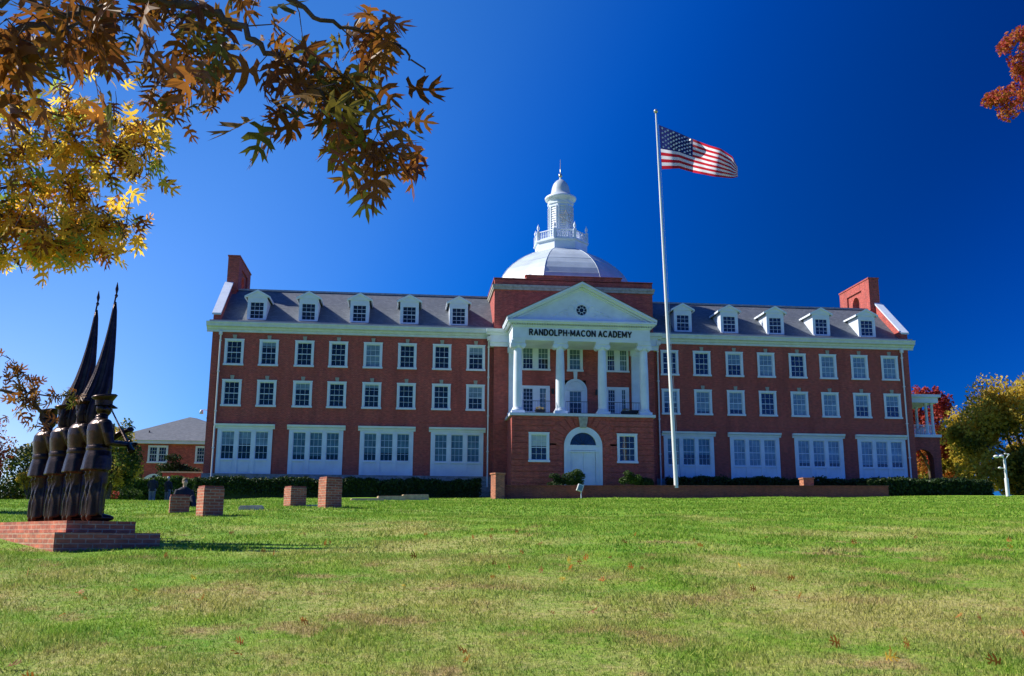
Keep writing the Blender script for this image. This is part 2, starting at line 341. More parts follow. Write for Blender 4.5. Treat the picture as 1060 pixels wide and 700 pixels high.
def holed(outer,holes,mapf,t,mats,name,parent):    # flat plate with holes, thickness vector t
    bm=bmesh.new(); es=[]
    for loop in [outer]+holes:
        vs_=[bm.verts.new(mapf(*p)) for p in loop]
        es+= [bm.edges.new((vs_[i],vs_[(i+1)%len(vs_)])) for i in range(len(vs_))]
    bmesh.ops.triangle_fill(bm,edges=es,use_beauty=True,use_dissolve=False)
    r=bmesh.ops.extrude_face_region(bm,geom=bm.faces[:])
    bmesh.ops.translate(bm,verts=[g for g in r['geom'] if isinstance(g,bmesh.types.BMVert)],vec=t)
    bmesh.ops.recalc_face_normals(bm,faces=bm.faces)
    off=WORLD(parent); bmesh.ops.translate(bm,verts=bm.verts,vec=(-off[0],-off[1],-off[2]))
    me=bpy.data.meshes.new(name); bm.to_mesh(me); bm.free(); me.materials.append(mats)
    o=bpy.data.objects.new(name,me); col.objects.link(o); o.parent=parent; return o
WX=[28.606,25.778,22.852,20.046,17.16,14.285,11.349,8.462]; GX=[27.301,21.565,15.791,9.943]
WW=.80; R3=(8.87,11.1); R2=(5.45,7.7)
EX=30.45
for s in (-1,1):
    mb=MB(); holes=[]
    for x in WX:
        for r in (R3,R2): holes.append((s*x-.60,s*x+.60,r[0]+.2,r[1]-.17))
    for x in GX: holes.append((s*x-2.2,s*x+2.2,.0,3.7))
    x0,x1=sorted((s*EX,s*6.95))
    rect_wall(mb,x0,x1,-.02,11.7,holes,0,.3)
    mb.add([(s*EX,0,-1.7),(s*EX,14,-1.7),(s*EX,14,12.4),(s*EX,0,12.4)],[(0,1,2,3)])
    mb.add([(x0,14,-1.7),(x1,14,-1.7),(x1,14,12.4),(x0,14,12.4)],[(1,0,3,2)])
    mb.build('wall',M['brick'],SB)
    # projecting belt course between storeys
    mb=MB(); mb.box(*sorted((s*(EX+.02),s*7.0)),-.03,.1,4.42,4.5); mb.build('belt_course',M['brick'],SB)
    mb=MB(); mb.box(*sorted((s*(EX+.1),s*6.95)),-.12,.5,-2.6,-.03); mb.box(*sorted((s*(EX+.1),s*(EX-.3))),.5,14,-2.6,-.03); mb.build('stone_foundation',M['fstone'],SB)
    # cornice
    prof=[(.05,11.68),(-.12,11.68),(-.14,11.86),(-.24,11.9),(-.3,12.05),(-.52,12.1),(-.56,12.28),(-.64,12.42),(-.64,12.47),(.05,12.47)]
    mb=MB(); mb.prism(prof,'x',*sorted((s*(EX+.45),s*7.1)))
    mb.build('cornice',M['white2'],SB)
    mb=MB(); prof2=[(-.60,12.475),(.25,12.50),(.25,12.8),(-.1,12.66),(-.55,12.60)]
    mb.prism(prof2,'x',*sorted((s*(EX+.2),s*7.0))); mb.build('gutter',M['flash'],SB)
    # roof
    mb=MB(); prof3=[(.2,12.4),(.2,12.62),(4.9,16.55),(9.4,16.6),(14.2,12.5),(14.2,12.3)]
    mb.prism(prof3,'x',*sorted((s*29.9,s*6.9))); mb.build('roof',M['slate'],SB)
    mb=MB(); mb.prism([(4.75,16.5),(4.8,16.68),(5.1,16.72),(5.2,16.62)],'x',*sorted((s*29.9,s*6.95))); mb.build('ridge_cap',M['stone'],SB)
    # parapet gable wall with white coping
    mb=MB(); mb.prism([(-.1,12.3),(-.1,13.15),(4.4,16.95),(10,16.95),(14.3,13.1),(14.3,12.3)],'x',*sorted((s*29.9,s*(EX+.0)))); mb.build('parapet',M['brick'],SB)
    for a,b in (((-.25,13.1),(4.3,16.97)),((10.1,16.97),(14.4,13.1))):
        mb=MB(); mb.prism([a,b,(b[0],b[1]+.16),(a[0],a[1]+.16)],'x',*sorted((s*29.82,s*(EX+.1))))
        mb.build('parapet_coping',M['white2'],SB)
# windows ------------------------------------------------------------
def window_proto(w,z0,z1,cols_,rows,glass,y=0,keystone=True,casing=.19,blindfrac=0,blindmat=None,sill=True):
    """casing (part) with glass, sash as its own children; centred on x=0"""
    mb=MB(); o=w/2
    mb.box(-o,-o+casing,-.07,.12,z0,z1); mb.box(o-casing,o,-.07,.12,z0,z1); mb.box(-o+casing,o-casing,-.07,.12,z1-casing*.9,z1)
    mb.box(-o-.03,o+.03,-.1,.12,z1-.05,z1+.02) if sill else None
    mb.box(-o-.05,o+.05,-.13,.12,z0,z0+.16)
    return mb,(-o+casing,o-casing,z0+.16,z1-casing*.9)
def add_sash(mb,x0,x1,z0,z1,cols_,rows,y):
    f=.045
    zm=(z0+z1)/2
    mb.box(x0,x0+f,y-.02,y+.03,z0,z1); mb.box(x1-f,x1,y-.02,y+.03,z0,z1); mb.box(x0,x1,y-.025,y+.03,z1-f,z1); mb.box(x0,x1,y-.025,y+.03,z0,z0+f*1.3); mb.box(x0,x1,y-.03,y+.03,zm-.028,zm+.028)
    for i in range(1,cols_): xx=x0+(x1-x0)*i/cols_; mb.box(xx-.011,xx+.011,y-.012,y+.02,z0,z1)
    for j in range(1,rows):
        if j*2==rows: continue
        zz=z0+(z1-z0)*j/rows; mb.box(x0,x1,y-.012,y+.02,zz-.011,zz+.011)
def glass_pane(x0,x1,z0,z1,y,name,parent,kind='glass',blind=0,bm_='blindm'):
    mb=MB()
    if blind<=0: mb.add([(x0,y,z0),(x1,y,z0),(x1,y,z1),(x0,y,z1)],[(0,1,2,3)],0)
    else:
        zb=z1-(z1-z0)*blind
        if blind<1: mb.add([(x0,y,z0),(x1,y,z0),(x1,y,zb),(x0,y,zb)],[(0,1,2,3)],0)
        mb.add([(x0,y,zb),(x1,y,zb),(x1,y,z1),(x0,y,z1)],[(0,1,2,3)],1)
    return mb.build(name,[M['glass'],M[bm_]],parent,local=True)
protos={}
def small_window(key,blind,mat='glassb'):
    if key in protos: return protos[key]
    w=1.56; z0,z1=0,2.23
    mb,(a,b,c,d)=window_proto(w,z0,z1,3,4,None)
    p=mb.build('window',M['white'],SB,local=True); 
    sb=MB(); add_sash(sb,a,b,c,d,3,4,.06); sb.build('sash',M['white'],p,local=True)
    glass_pane(a,b,c,d,.075,'pane',p,blind=blind,bm_=mat)
    kb=MB(); kb.prism([(-.12,z1+.03),(.12,z1+.03),(.17,z1+.36),(-.17,z1+.36)],'y',-.08,.05); kb.build('keystone',M['stone'],p,local=True)
    protos[key]=p; return p
used=set()
def place(p,x,y,z):
    if p.name in used: c=copy_tree(p,SB,(x,y,z))
    else: used.add(p.name); p.location=(x,y,z); c=p
    return c
B3L=[0,.2,0,0,1,0,0,.35]; B2L=[0,0,.3,0,.15,0,0,.5]
B3R=[0,0,.5,1,0,1,1,1]; B2R=[.55,.9,.8,0,1,1,.55,.5]   # order from the portico outwards
def bl(v): return 'w%d'%int(v*100)
for i,x in enumerate(WX):
    for s,r,tab,idx in ((-1,R3,B3L,i),(-1,R2,B2L,i),(1,R3,B3R,7-i),(1,R2,B2R,7-i)):
        v=tab[idx]; p=small_window(bl(v),v); place(p,s*x,0,r[0]+1.7 if False else r[0]-(-1.7))
# ground-floor triple windows
def triple(key,blinds,mat):
    mb=MB(); W=2.2
    mb.prism([(.05,3.62),(-.1,3.62),(-.14,3.78),(-.26,3.84),(-.3,4.0),(.05,4.0)],'x',-W-.17,W+.17)
    mb.box(-W,W,-.06,.12,3.42,3.62)
    for k in range(4):
        x=-W+k*(2*W-.33)/3; mb.box(x,x+.33,-.07,.12,-.02,3.42)
    for k in range(3):
        c=-W+.33+k*(2*W-.33)/3; x1=c+(2*W-.33)/3-.33
        mb.box(c,x1,-.02,.12,-.02,1.02); mb.box(c+.12,x1-.12,-.045,-.02,.12,.86); mb.box(c-.02,x1+.02,-.12,.12,1.02,1.14)
    p=mb.build('triple_window',M['white'],SB,local=True)
    for k in range(3):
        c=-W+.33+k*(2*W-.33)/3; x1=c+(2*W-.33)/3-.33
        sb=MB(); add_sash(sb,c,x1,1.14,3.42,3,4,.06); sb.build('sash',M['white'],p,local=True)
        glass_pane(c,x1,1.14,3.42,.075,'pane',p,blind=blinds[k],bm_=mat)
    protos[key]=p; return p
tw=[(-1,0,[.5,.45,.5],'glassb'),(-1,1,[.82,.85,.8],'glasst'),(-1,2,[.7,.7,.7],'glasst'),(-1,3,[1,1,1],'glasst'),
    (1,3,[.6,.6,.6],'glasst'),(1,2,[1,1,1],'glassb'),(1,1,[.85,.8,.85],'glassb'),(1,0,[.9,.85,.8],'glassb')]
for s,gi,b,mt in tw:
    p=triple('t%d%d'%(s,gi),b,mt); p.location=(s*GX[gi],0,1.7)
# dormers
def dormer():
    root=bpy.data.objects.new('dormer',None); col.objects.link(root); root.parent=SB
    mb=MB(); zb=12.68; y0=.6
    # front face with window opening
    mb.box(-.8,-.57,y0,y0+.12,zb,14.9); mb.box(.57,.8,y0,y0+.12,zb,14.9); mb.box(-.57,.57,y0,y0+.12,zb,13.0); mb.box(-.57,.57,y0,y0+.12,14.48,14.9)
    mb.prism([(-.95,14.9),(.95,14.9),(.95,14.96),(0,15.42),(-.95,14.96)],'y',y0-.06,y0+.12)
    mb.box(-.72,.72,y0-.07,y0,12.93,13.02)
    a=mb.build('dormer_front',M['white'],root,local=True)
    for s in (-1,1):
        mb=MB(); mb.prism([(y0+.12,zb),(y0+.12,14.85),(3.1,14.85)],'x',s*.74,s*.8)
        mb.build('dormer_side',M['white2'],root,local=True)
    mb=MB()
    for s in (-1,1):
        mb.add([(s*1.05,y0-.14,14.86),(0,y0-.14,15.42),(0,3.9,15.42),(s*1.05,3.4,14.86),(s*1.05,y0-.14,14.95),(0,y0-.14,15.51),(0,3.9,15.51),(s*1.05,3.4,14.95)],[(0,1,2,3),(4,7,6,5),(0,4,5,1),(0,3,7,4)],0)
    mb.build('dormer_roof',M['slate'],root,local=True)
    mb=MB()
    for s in (-1,1): mb.add([(s*1.07,y0-.17,14.80),(0,y0-.17,15.38),(0,y0-.17,15.54),(s*1.07,y0-.17,14.97),(s*1.07,y0-.02,14.80),(0,y0-.02,15.38),(0,y0-.02,15.54),(s*1.07,y0-.02,14.97)],[(0,1,2,3),(7,6,5,4),(3,2,6,7),(0,4,5,1),(0,3,7,4)]); mb.box(s*1.07,s*.98,y0-.02,3.2,14.80,14.95)
    mb.build('dormer_trim',M['white'],root,local=True)
    sb=MB(); add_sash(sb,-.57,.57,13.02,14.48,3,4,y0+.05); sb.build('sash',M['white'],root,local=True)
    glass_pane(-.57,.57,13.02,14.48,y0+.07,'pane',root)
    return root
dm=dormer(); first=True
DX=[-27.05,-22.75,-18.45,-14.2,-9.95, 9.95,14.2,18.45,22.75,27.05]
for x in DX:
    o=dm if first else copy_tree(dm,SB); first=False; o.location=(x,0,1.7)
# chimneys with arched opening
def arcpts(cx,cz,r,a0,a1,n): return [(cx+r*math.cos(R_(a0+(a1-a0)*i/n)),cz+r*math.sin(R_(a0+(a1-a0)*i/n))) for i in range(n+1)]
for s in (-1,1):
    x0=s*29.55; t=(s*.85,0,0)
    outer=[(4.3,12.8),(10.6,12.8),(10.6,19.5),(4.3,19.5)]
    hole=[(6.75,16.9)]+[(8.15,16.9)]+arcpts(7.45,17.7,.7,0,180,10)
    o=holed(outer,[hole],lambda a,b:(x0,a,b),t,M['brick'],'chimney',SB)
    mb=MB()
    for y0,y1 in ((4.3,5.9),(9.0,10.6)): mb.box(x0-s*.14,x0,y0,y1,16.4,19.49)
    mb.box(x0-s*.14,x0,5.9,9.0,18.75,19.49); mb.box(x0-s*.2,x0+s*.9,4.24,10.66,19.5,19.62); mb.build('chimney_pier',M['brick'],o)
    # stone collar
# central tower block -------------------------------------------------
T=6.95
def rects_minus(mbx): pass
cw=[(-4.55,-2.2,9.1,11.0),(-.62,.66,9.1,11.0),(2.75,4.64,9.1,11.0),(-4.55,-2.2,5.0,7.62),(2.75,4.64,5.0,7.62),(-.9,.95,5.0,8.2)]
mb=MB(); rect_wall(mb,-T,T,-1.7,16.95,cw,-.5,.35)
for s in (-1,1): mb.add([(s*T,-.5,-1.7),(s*T,13.5,-1.7),(s*T,13.5,16.95),(s*T,-.5,16.95)],[(0,1,2,3)])
mb.box(-4.2,4.2,-.5,.2,16.95,17.3); mb.box(-4.2,4.2,12.8,13.5,16.95,17.3); mb.box(-T,T,-.5,.0,16.9,16.95)
mb.add([(-T,-.5,16.6),(T,-.5,16.6),(T,13.5,16.6),(-T,13.5,16.6)],[(0,1,2,3)]); mb.add([(-T,13.5,-1.7),(T,13.5,-1.7),(T,13.5,16.95),(-T,13.5,16.95)],[(3,2,1,0)])
mb.box(-T,-T+.3,0,13.5,16.5,16.95); mb.box(T-.3,T,0,13.5,16.5,16.95)
mb.build('tower_wall',M['brick'],SB)
mb=MB(); mb.box(-T-.12,T+.12,-.64,-.5,15.98,16.2); mb.box(-T-.18,T+.18,-.7,-.5,16.2,16.42); 
for s in (-1,1): mb.box(s*T,s*(T+.12),-.5,13.5,15.98,16.2); mb.box(s*T,s*(T+.18),-.5,13.5,16.2,16.42)
mb.build('stone_band',M['stone'],SB)
mb=MB(); mb.box(-T-.06,T+.06,-.56,.1,16.951,17.03); mb.box(-4.28,4.28,-.57,.26,17.3,17.38)
for s in (-1,1): mb.box(s*(T-.34),s*(T+.06),.1,13.5,16.951,17.03)
mb.build('parapet_coping',M['brick'],SB)
# entablature blocks beside the portico
for s in (-1,1):
    mb=MB(); a,b=sorted((s*7.3,s*5.7)); mb.box(a,b,-.58,.0,10.95,11.95); mb.box(*sorted((s*7.36,s*5.7)),-.68,.0,11.3,11.36); 
    mb.prism([(.0,11.95),(-.66,11.95),(-.72,12.1),(-.9,12.16),(-1.0,12.42),(.0,12.42)],'x',*sorted((s*7.62,s*5.7)))
    mb.build('pier_entablature',M['white'],SB)
# portico lower block with rusticated brick ---------------------------
BX=5.8; BY=-4.1
arch_r=1.56; AZ=2.24
dh=[(-arch_r,-1.7),(arch_r,-1.7)]+arcpts(0,AZ,arch_r,0,180,24)
outer=[(-BX,-2.0),(BX,-2.0),(BX,4.62),(-BX,4.62)]
hl=[[(-4.25,1.06),(-2.95,1.06),(-2.95,3.1),(-4.25,3.1)],[(2.95,1.06),(4.25,1.06),(4.25,3.1),(2.95,3.1)]]
outer=[(-BX,-1.7),(-arch_r,-1.7)]+arcpts(0,AZ,arch_r,180,0,24)+[(arch_r,-1.7),(BX,-1.7),(BX,4.62),(-BX,4.62)]
holed(outer,hl,lambda a,b:(a,BY,b),(0,.4,0),M['brick'],'portico_base_wall',SB)
mb=MB()
for s in (-1,1): mb.box(s*BX,s*(BX-.3),BY+.4,-.5,-1.7,4.62)
# rusticated courses
z=-1.2; k=0; VR=2.85
while z<4.35:
    z1=min(z+.40,4.6)
    zc=(z+z1)/2; iv=[]
    if z1>.95 and z<3.2: iv+=[(-4.42,-2.78),(2.78,4.42)]
    if z<AZ+.05: hw=VR-.35 if z>AZ-.4 else 2.0
    hwr=0
    if zc<AZ: hwr=1.72 if zc<AZ-.5 else 2.2
    elif zc<AZ+VR: hwr=math.sqrt(max(0,VR*VR-(zc-AZ)**2))+.05
    if hwr: iv.append((-hwr,hwr))
    iv.sort(); x=-BX-.0; 
    for a,b in iv+[(BX,BX)]:
        if a-x>.15: mb.box(x,a,BY-.05,BY,z,z1)
        x=max(x,b)
    z+=.46
for i in range(13):      # voussoirs
    if i==6: continue
    a0=R_(180/13*i+.8);a1=R_(180/13*(i+1)-.8)
    rr=(1.74,VR if i%2==0 else VR-.25)
    def zc_(r,a): 
        x_,z_=r*math.cos(a),AZ+r*math.sin(a); return (x_,min(z_,4.58))
    mb.prism([zc_(rr[0],a0),zc_(rr[0],(a0+a1)/2),zc_(rr[0],a1),zc_(rr[1],a1),zc_(rr[1],a0)],'y',BY-.05,BY)
mb.build('rusticated_course',M['brick'],SB)
mb=MB(); mb.prism([(-.26,3.72),(.26,3.72),(.38,4.6),(-.38,4.6)],'y',BY-.22,BY-.002); mb.build('keystone',M['stone'],SB)
mb=MB(); mb.box(-BX-.18,BX+.18,BY-.2,-.5,4.62,4.84); mb.build('balcony_floor',M['white2'],SB)
# arched door
mb=MB()
ring=arcpts(0,AZ,arch_r,0,180,24); rin=arcpts(0,AZ,1.08,0,180,24)
for i in range(24):
    a,b,c,d=ring[i],ring[i+1],rin[i+1],rin[i]
    mb.prism([a,b,c,d],'y',BY-.03,BY+.22)
mb.box(-arch_r,-1.3,BY-.03,BY+.22,-1.1,AZ); mb.box(1.3,arch_r,BY-.03,BY+.22,-1.1,AZ); mb.box(-1.3,1.3,BY,BY+.22,AZ-.35,AZ+.08); mb.box(-1.3,1.3,BY-.06,BY,AZ-.5,AZ-.38)
dr=mb.build('door_surround',M['white'],SB)
mb=MB()
for a,b in ((-1.3,-1.02),(1.02,1.3)): mb.box(a,b,BY+.02,BY+.2,-1.1,AZ-.35)
for a,b in ((-1.0,-.01),(.01,1.0)):
    mb.box(a,b,BY+.08,BY+.2,-1.1,AZ-.37)
    for z0,z1 in ((-.9,.1),(.25,1.7)): mb.box(a+.16,b-.16,BY+.06,BY+.08,z0,z1)
dd=mb.build('door',M['white'],SB)
mb=MB(); mb.tube([(0.02,BY+.02,-.1),(.08,BY-.01,-.15)],.03); mb.lathe([(.0,-.14),(.12,-.12),(.13,.02),(0,.05)],(.0,BY+.04),10); mb.build('door_knocker',M['black'],dd)
mb=MB(); fan=arcpts(0,AZ+.08,1.06,0,180,24); mb.add([(x,BY+.16,zz) for x,zz in fan],[tuple(range(25))]); fl=mb.build('fanlight',M['glass'],dr)
mb=MB()
for a in (36,72,108,144): mb.tube([(0,BY+.13,AZ+.08),(1.05*math.cos(R_(a)),BY+.13,AZ+.08+1.05*math.sin(R_(a)))],.012,5)
mb.build('fanlight_bar',M['black'],dr)
# base windows
def big_window(x,y,z0,z1,w,blind,mat,cols_=3,name='window'):
    mb,(a,b,c,d)=window_proto(w,0,z1-z0,cols_,4,None); p=mb.build(name,M['white'],SB,local=True)
    sb=MB(); add_sash(sb,a,b,c,d,cols_,4,.06); sb.build('sash',M['white'],p,local=True); glass_pane(a,b,c,d,.075,'pane',p,blind=blind,bm_=mat)
    p.location=(x,y,z0+1.7); return p
big_window(-3.6,BY-.03,.9,3.27,1.66,.45,'blindm'); big_window(3.6,BY-.03,.9,3.27,1.66,0,'glassb')
# windows under the portico
def pair(x0,x1,z0,z1,y,b1,b2):
    mb=MB(); cm=(x0+x1)/2
    mb.box(x0,x0+.14,y-.06,y+.12,z0,z1); mb.box(x1-.14,x1,y-.06,y+.12,z0,z1); mb.box(cm-.22,cm+.22,y-.06,y+.12,z0,z1); mb.box(x0,x1,y-.08,y+.12,z1-.14,z1); mb.box(x0-.05,x1+.05,y-.14,y+.12,z0,z0+.13)
    p=mb.build('paired_window',M['white'],SB)
    for a,b,bl_ in ((x0+.14,cm-.22,b1),(cm+.22,x1-.14,b2)):
        sb=MB(); add_sash(sb,a,b,z0+.13,z1-.14,3,4,y+.06); o=sb.build('sash',M['white'],p)
        mb=MB(); zt=z1-.14; zb=zt-(z1-z0-.27)*bl_
        mb.add([(a,y+.075,z0+.13),(b,y+.075,z0+.13),(b,y+.075,zb),(a,y+.075,zb)],[(0,1,2,3)],0); mb.add([(a,y+.075,zb),(b,y+.075,zb),(b,y+.075,zt),(a,y+.075,zt)],[(0,1,2,3)],1); mb.build('pane',[M['glass'],M['glasst']],p)
pair(-4.62,-2.15,8.95,11.05,-.5,.45,.5); pair(2.7,4.7,8.95,11.05,-.5,.3,.99)
big_window(.02,-.5,8.93,11.05,1.34,1,'glasst')
def french(x0,x1,z0,z1,y,left):
    mb=MB(); mb.box(x0,x1,y-.06,y+.1,z1-.22,z1); mb.box(x0,x0+.14,y-.06,y+.1,z0,z1-.22); mb.box(x1-.2,x1,y-.06,y+.1,z0,z1-.22)
    cm=(x0+x1)/2; mb.box(cm-.22,cm+.25,y-.05,y+.1,z0,z1-.22); mb.box(x0+.14,cm-.22,y-.04,y+.1,z0,z0+.55); mb.box(x0+.16,cm-.24,y-.1,y-.04,z0,z0+.4)
    p=mb.build('french_window',M['white'],SB)
    sb=MB(); add_sash(sb,x0+.14,cm-.22,z0+.55,z1-.22,3,6,y+.05); sb.build('sash',M['white'],p)
    mb=MB(); mb.box(x0+.14,cm-.22,y+.065,y+.08,z0+.55,z1-.22); mb.build('pane',M['glass'],p)
    mb=MB(); a,b=cm+.25,x1-.2; mb.box(a,b,y,y+.08,z0,z0+.5); mb.box(a,a+.12,y,y+.08,z0+.5,z1-.22); mb.box(b-.12,b,y,y+.08,z0+.5,z1-.22)
    for k in range(1,5): zz=z0+.5+(z1-.22-z0-.5)*k/5; mb.box(a+.12,b-.12,y+.02,y+.06,zz-.012,zz+.012)
    mb.box((a+b)/2-.012,(a+b)/2+.012,y+.02,y+.06,z0+.5,z1-.22); mb.build('balcony_door',M['white'],p)
    mb=MB(); mb.box(a+.12,b-.12,y+.065,y+.075,z0+.5,z1-.22); mb.build('door_pane',M['glasst'],p)
french(-4.6,-2.17,4.85,7.64,-.5,True); french(2.72,4.68,4.85,7.66,-.5,False)
# arched centre window niche
mb=MB(); rg=arcpts(.03,7.3,1.0,0,180,20); y=-.5
outer=[(-.97,4.85),(1.03,4.85)]+rg
hol=[(-.5,5.3),(.56,5.3),(.56,7.25),(-.5,7.25)]
holed(outer,[hol],lambda a,b:(a,-.6,b),(0,.2,0),M['white'],'arched_window',SB)
aw=[o for o in bpy.data.objects if o.name.startswith('arched_window')][0]
sb=MB(); add_sash(sb,-.5,.56,5.3,7.25,3,4,-.5); sb.build('sash',M['white'],aw)
mb=MB(); mb.add([(-.5,-.48,5.3),(.56,-.48,5.3),(.56,-.48,6.2),(-.5,-.48,6.2)],[(0,1,2,3)],0); mb.add([(-.5,-.48,6.2),(.56,-.48,6.2),(.56,-.48,7.25),(-.5,-.48,7.25)],[(0,1,2,3)],1); mb.build('pane',[M['glass'],M['glasst']],aw)
mb=MB(); mb.tube([(.03+.78*math.cos(R_(a)),-.615,7.3+.78*math.sin(R_(a))) for a in range(0,181,12)],.035,6); mb.tube([(-.75,-.615,7.3),(.81,-.615,7.3)],.03,6)
mb.prism([(-.1,8.3),(.16,8.3),(.2,8.92),(-.14,8.92)],'y',-.68,-.52); mb.build('arch_moulding',M['white'],aw)
# columns
CY=-3.5
def column(x,pil=False):
    mb=MB()
    if not pil:
        mb.box(x-.52,x+.52,CY-.52,CY+.52,4.84,5.08); mb.lathe([(.47,5.08),(.5,5.14),(.47,5.2),(.41,5.24),(.43,5.3),(.38,5.34)],(x,CY),28)
        mb.lathe([(.375,5.34),(.375,6.8),(.36,8.4),(.33,9.7),(.315,10.28)],(x,CY),32)
        p=mb.build('column',M['white'],SB)
        mb=MB(); mb.lathe([(.33,10.26),(.37,10.3),(.37,10.36),(.42,10.42),(.42,10.5)],(x,CY),24)
        for sx in (-1,1):      # volutes
            for i,(r,dy) in enumerate(((.24,.40),(.17,.43),(.09,.46))):
                pr=[(x+sx*.40+r*math.cos(2*math.pi*k/20),10.47+r*math.sin(2*math.pi*k/20)) for k in range(20)]
                mb.prism(pr,'y',CY-dy,CY+dy,smooth=False)
        mb.box(x-.42,x+.42,CY-.38,CY+.38,10.5,10.68); mb.box(x-.56,x+.56,CY-.48,CY+.48,10.68,10.86)
        mb.build('ionic_capital',M['white'],p)
    else:
        mb.box(x-.4,x+.4,-.78,-.5,4.84,10.4); mb.box(x-.5,x+.5,-.88,-.5,4.84,5.25); p=mb.build('pilaster',M['white'],SB)
        mb=MB(); mb.box(x-.5,x+.5,-.88,-.5,10.4,10.86); mb.build('pilaster_capital',M['white'],p)
for x in (-5.26,-1.75,1.76,5.27): column(x)
for x in (-5.3,5.3): column(x,True)
# entablature + pediment
mb=MB(); mb.box(-5.72,5.72,-4.0,-.5,10.86,11.02); mb.box(-5.76,5.76,-4.04,-.5,11.02,11.08); mb.box(-5.74,5.74,-4.02,-.5,11.08,12.0)
mb.build('entablature',M['white'],SB)
mb=MB(); mb.box(-5.84,5.84,-4.14,-.5,12.0,12.12)
mb.box(-6.1,6.1,-4.4,-.5,12.22,12.34); mb.box(-6.22,6.22,-4.52,-.5,12.34,12.5)
mb.build('portico_cornice',M['white'],SB)
mb=MB()
n=58
for i in range(n): x=-5.9+11.8*i/(n-1); mb.box(x-.055,x+.055,-4.27,-4.14,12.1,12.22)
sl_=(15.45-12.5)/6.0
for s in (-1,1):
    for i in range(28):
        x=s*(5.3-i*5.0/27); z=12.62+(5.95-abs(x))*.49
        mb.box(x-.05,x+.05,-4.15,-4.03,z-.02,z+.1)
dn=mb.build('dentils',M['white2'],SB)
mb=MB(); mb.add([(-5.9,-3.95,12.5),(5.9,-3.95,12.5),(0,-3.95,15.5)],[(0,1,2)]); 
mb.build('tympanum',M['white'],SB)
mb=MB(); ap=15.82; tz=12.5
for s in (-1,1):
    e=(s*6.25,12.5)
    mb.prism([(s*6.25,12.5),(s*6.25,12.7),(0,ap),(0,ap-.2)] ,'y',-4.55,-.5)
    mb.prism([(s*5.95,12.5),(s*6.1,12.6),(0,ap-.2),(0,ap-.36)],'y',-4.38,-.5)
    mb.prism([(s*5.6,12.5),(s*5.9,12.5),(0,ap-.37),(0,ap-.5)],'y',-4.12,-.5)
mb.build('raking_cornice',M['white'],SB)
mb=MB()
mb.add([(-6.3,-4.58,12.72),(0,-4.58,ap+.03),(0,-.5,ap+.03),(-6.3,-.5,12.72),(6.3,-4.58,12.72),(6.3,-.5,12.72)],[(0,1,2,3),(1,4,5,2)]); mb.build('pediment_roof',M['flash'],SB)
mb=MB(); mb.prism([(.42*math.cos(2*math.pi*k/28),13.5+.42*math.sin(2*math.pi*k/28)) for k in range(28)],'y',-3.99,-3.94); rw=mb.build('round_window',M['glass'],SB)
mb=MB(); mb.tube([(.5*math.cos(2*math.pi*k/28),-3.98,13.5+.5*math.sin(2*math.pi*k/28)) for k in range(29)],.06,6)
mb.tube([(.2*math.cos(2*math.pi*k/16),-4.0,13.5+.2*math.sin(2*math.pi*k/16)) for k in range(17)],.02,5)
for k in range(8):
    a=math.pi*k/4+.39; mb.tube([(.2*math.cos(a),-4.0,13.5+.2*math.sin(a)),(.45*math.cos(a),-4.0,13.5+.45*math.sin(a))],.016,5)
mb.build('round_window_frame',M['white'],rw)
# scrolled relief around the round window
mb=MB()
for s in (-1,1):
    for (cx,cz,r0,t0,tn) in ((.95,13.65,.3,200,-60),(1.35,13.25,.25,120,-160),(1.0,13.1,.22,60,-150),(1.75,13.15,.2,150,-90),(.6,14.2,.22,220,0),(2.2,12.98,.16,140,-110)):
        pts=[]
        for i in range(12):
            a=R_(t0+(tn-t0)*i/11); r=r0*(1-.05*i)
            pts.append((s*(cx+r*math.cos(a)),-3.97,cz+r*math.sin(a)))
        mb.tube(pts,[.05-.003*i for i in range(12)],6)
mb.build('relief_scroll',M['white'],SB)
# lettering
def arc(cx,cy,rx,ry,a0,a1,n=8): return [(cx+rx*math.cos(R_(a0+(a1-a0)*k/n)),cy+ry*math.sin(R_(a0+(a1-a0)*k/n))) for k in range(n+1)]
GL={'R':(.72,[[(0,0),(0,1)],[(0,1),(.4,1)]+arc(.4,.76,.27,.24,90,-90)+[(0,.52)],[(.36,.52),(.68,0)]]),
'P':(.7,[[(0,0),(0,1)],[(0,1),(.4,1)]+arc(.4,.74,.27,.26,90,-90)+[(0,.48)]]),
'A':(.8,[[(0,0),(.4,1)],[(.4,1),(.8,0)],[(.14,.33),(.66,.33)]]),
'N':(.76,[[(0,0),(0,1)],[(0,1),(.76,0)],[(.76,0),(.76,1)]]),
'D':(.76,[[(0,0),(0,1)],[(0,1),(.3,1)]+arc(.3,.5,.45,.5,90,-90,10)+[(0,0)]]),
'O':(.9,[arc(.45,.5,.45,.5,0,360,18)]),'C':(.8,[arc(.45,.5,.45,.5,50,310,12)]),
'L':(.55,[[(0,1),(0,0)],[(0,0),(.55,0)]]),'H':(.74,[[(0,0),(0,1)],[(.74,0),(.74,1)],[(0,.5),(.74,.5)]]),
'M':(.95,[[(0,0),(0,1)],[(0,1),(.475,.2)],[(.475,.2),(.95,1)],[(.95,1),(.95,0)]]),
'E':(.58,[[(0,0),(0,1)],[(0,1),(.58,1)],[(0,.5),(.5,.5)],[(0,0),(.58,0)]]),
'Y':(.8,[[(0,1),(.4,.45)],[(.8,1),(.4,.45)],[(.4,.45),(.4,0)]]),'\u00b7':(.16,[[(.0,.5),(.16,.5)]])}
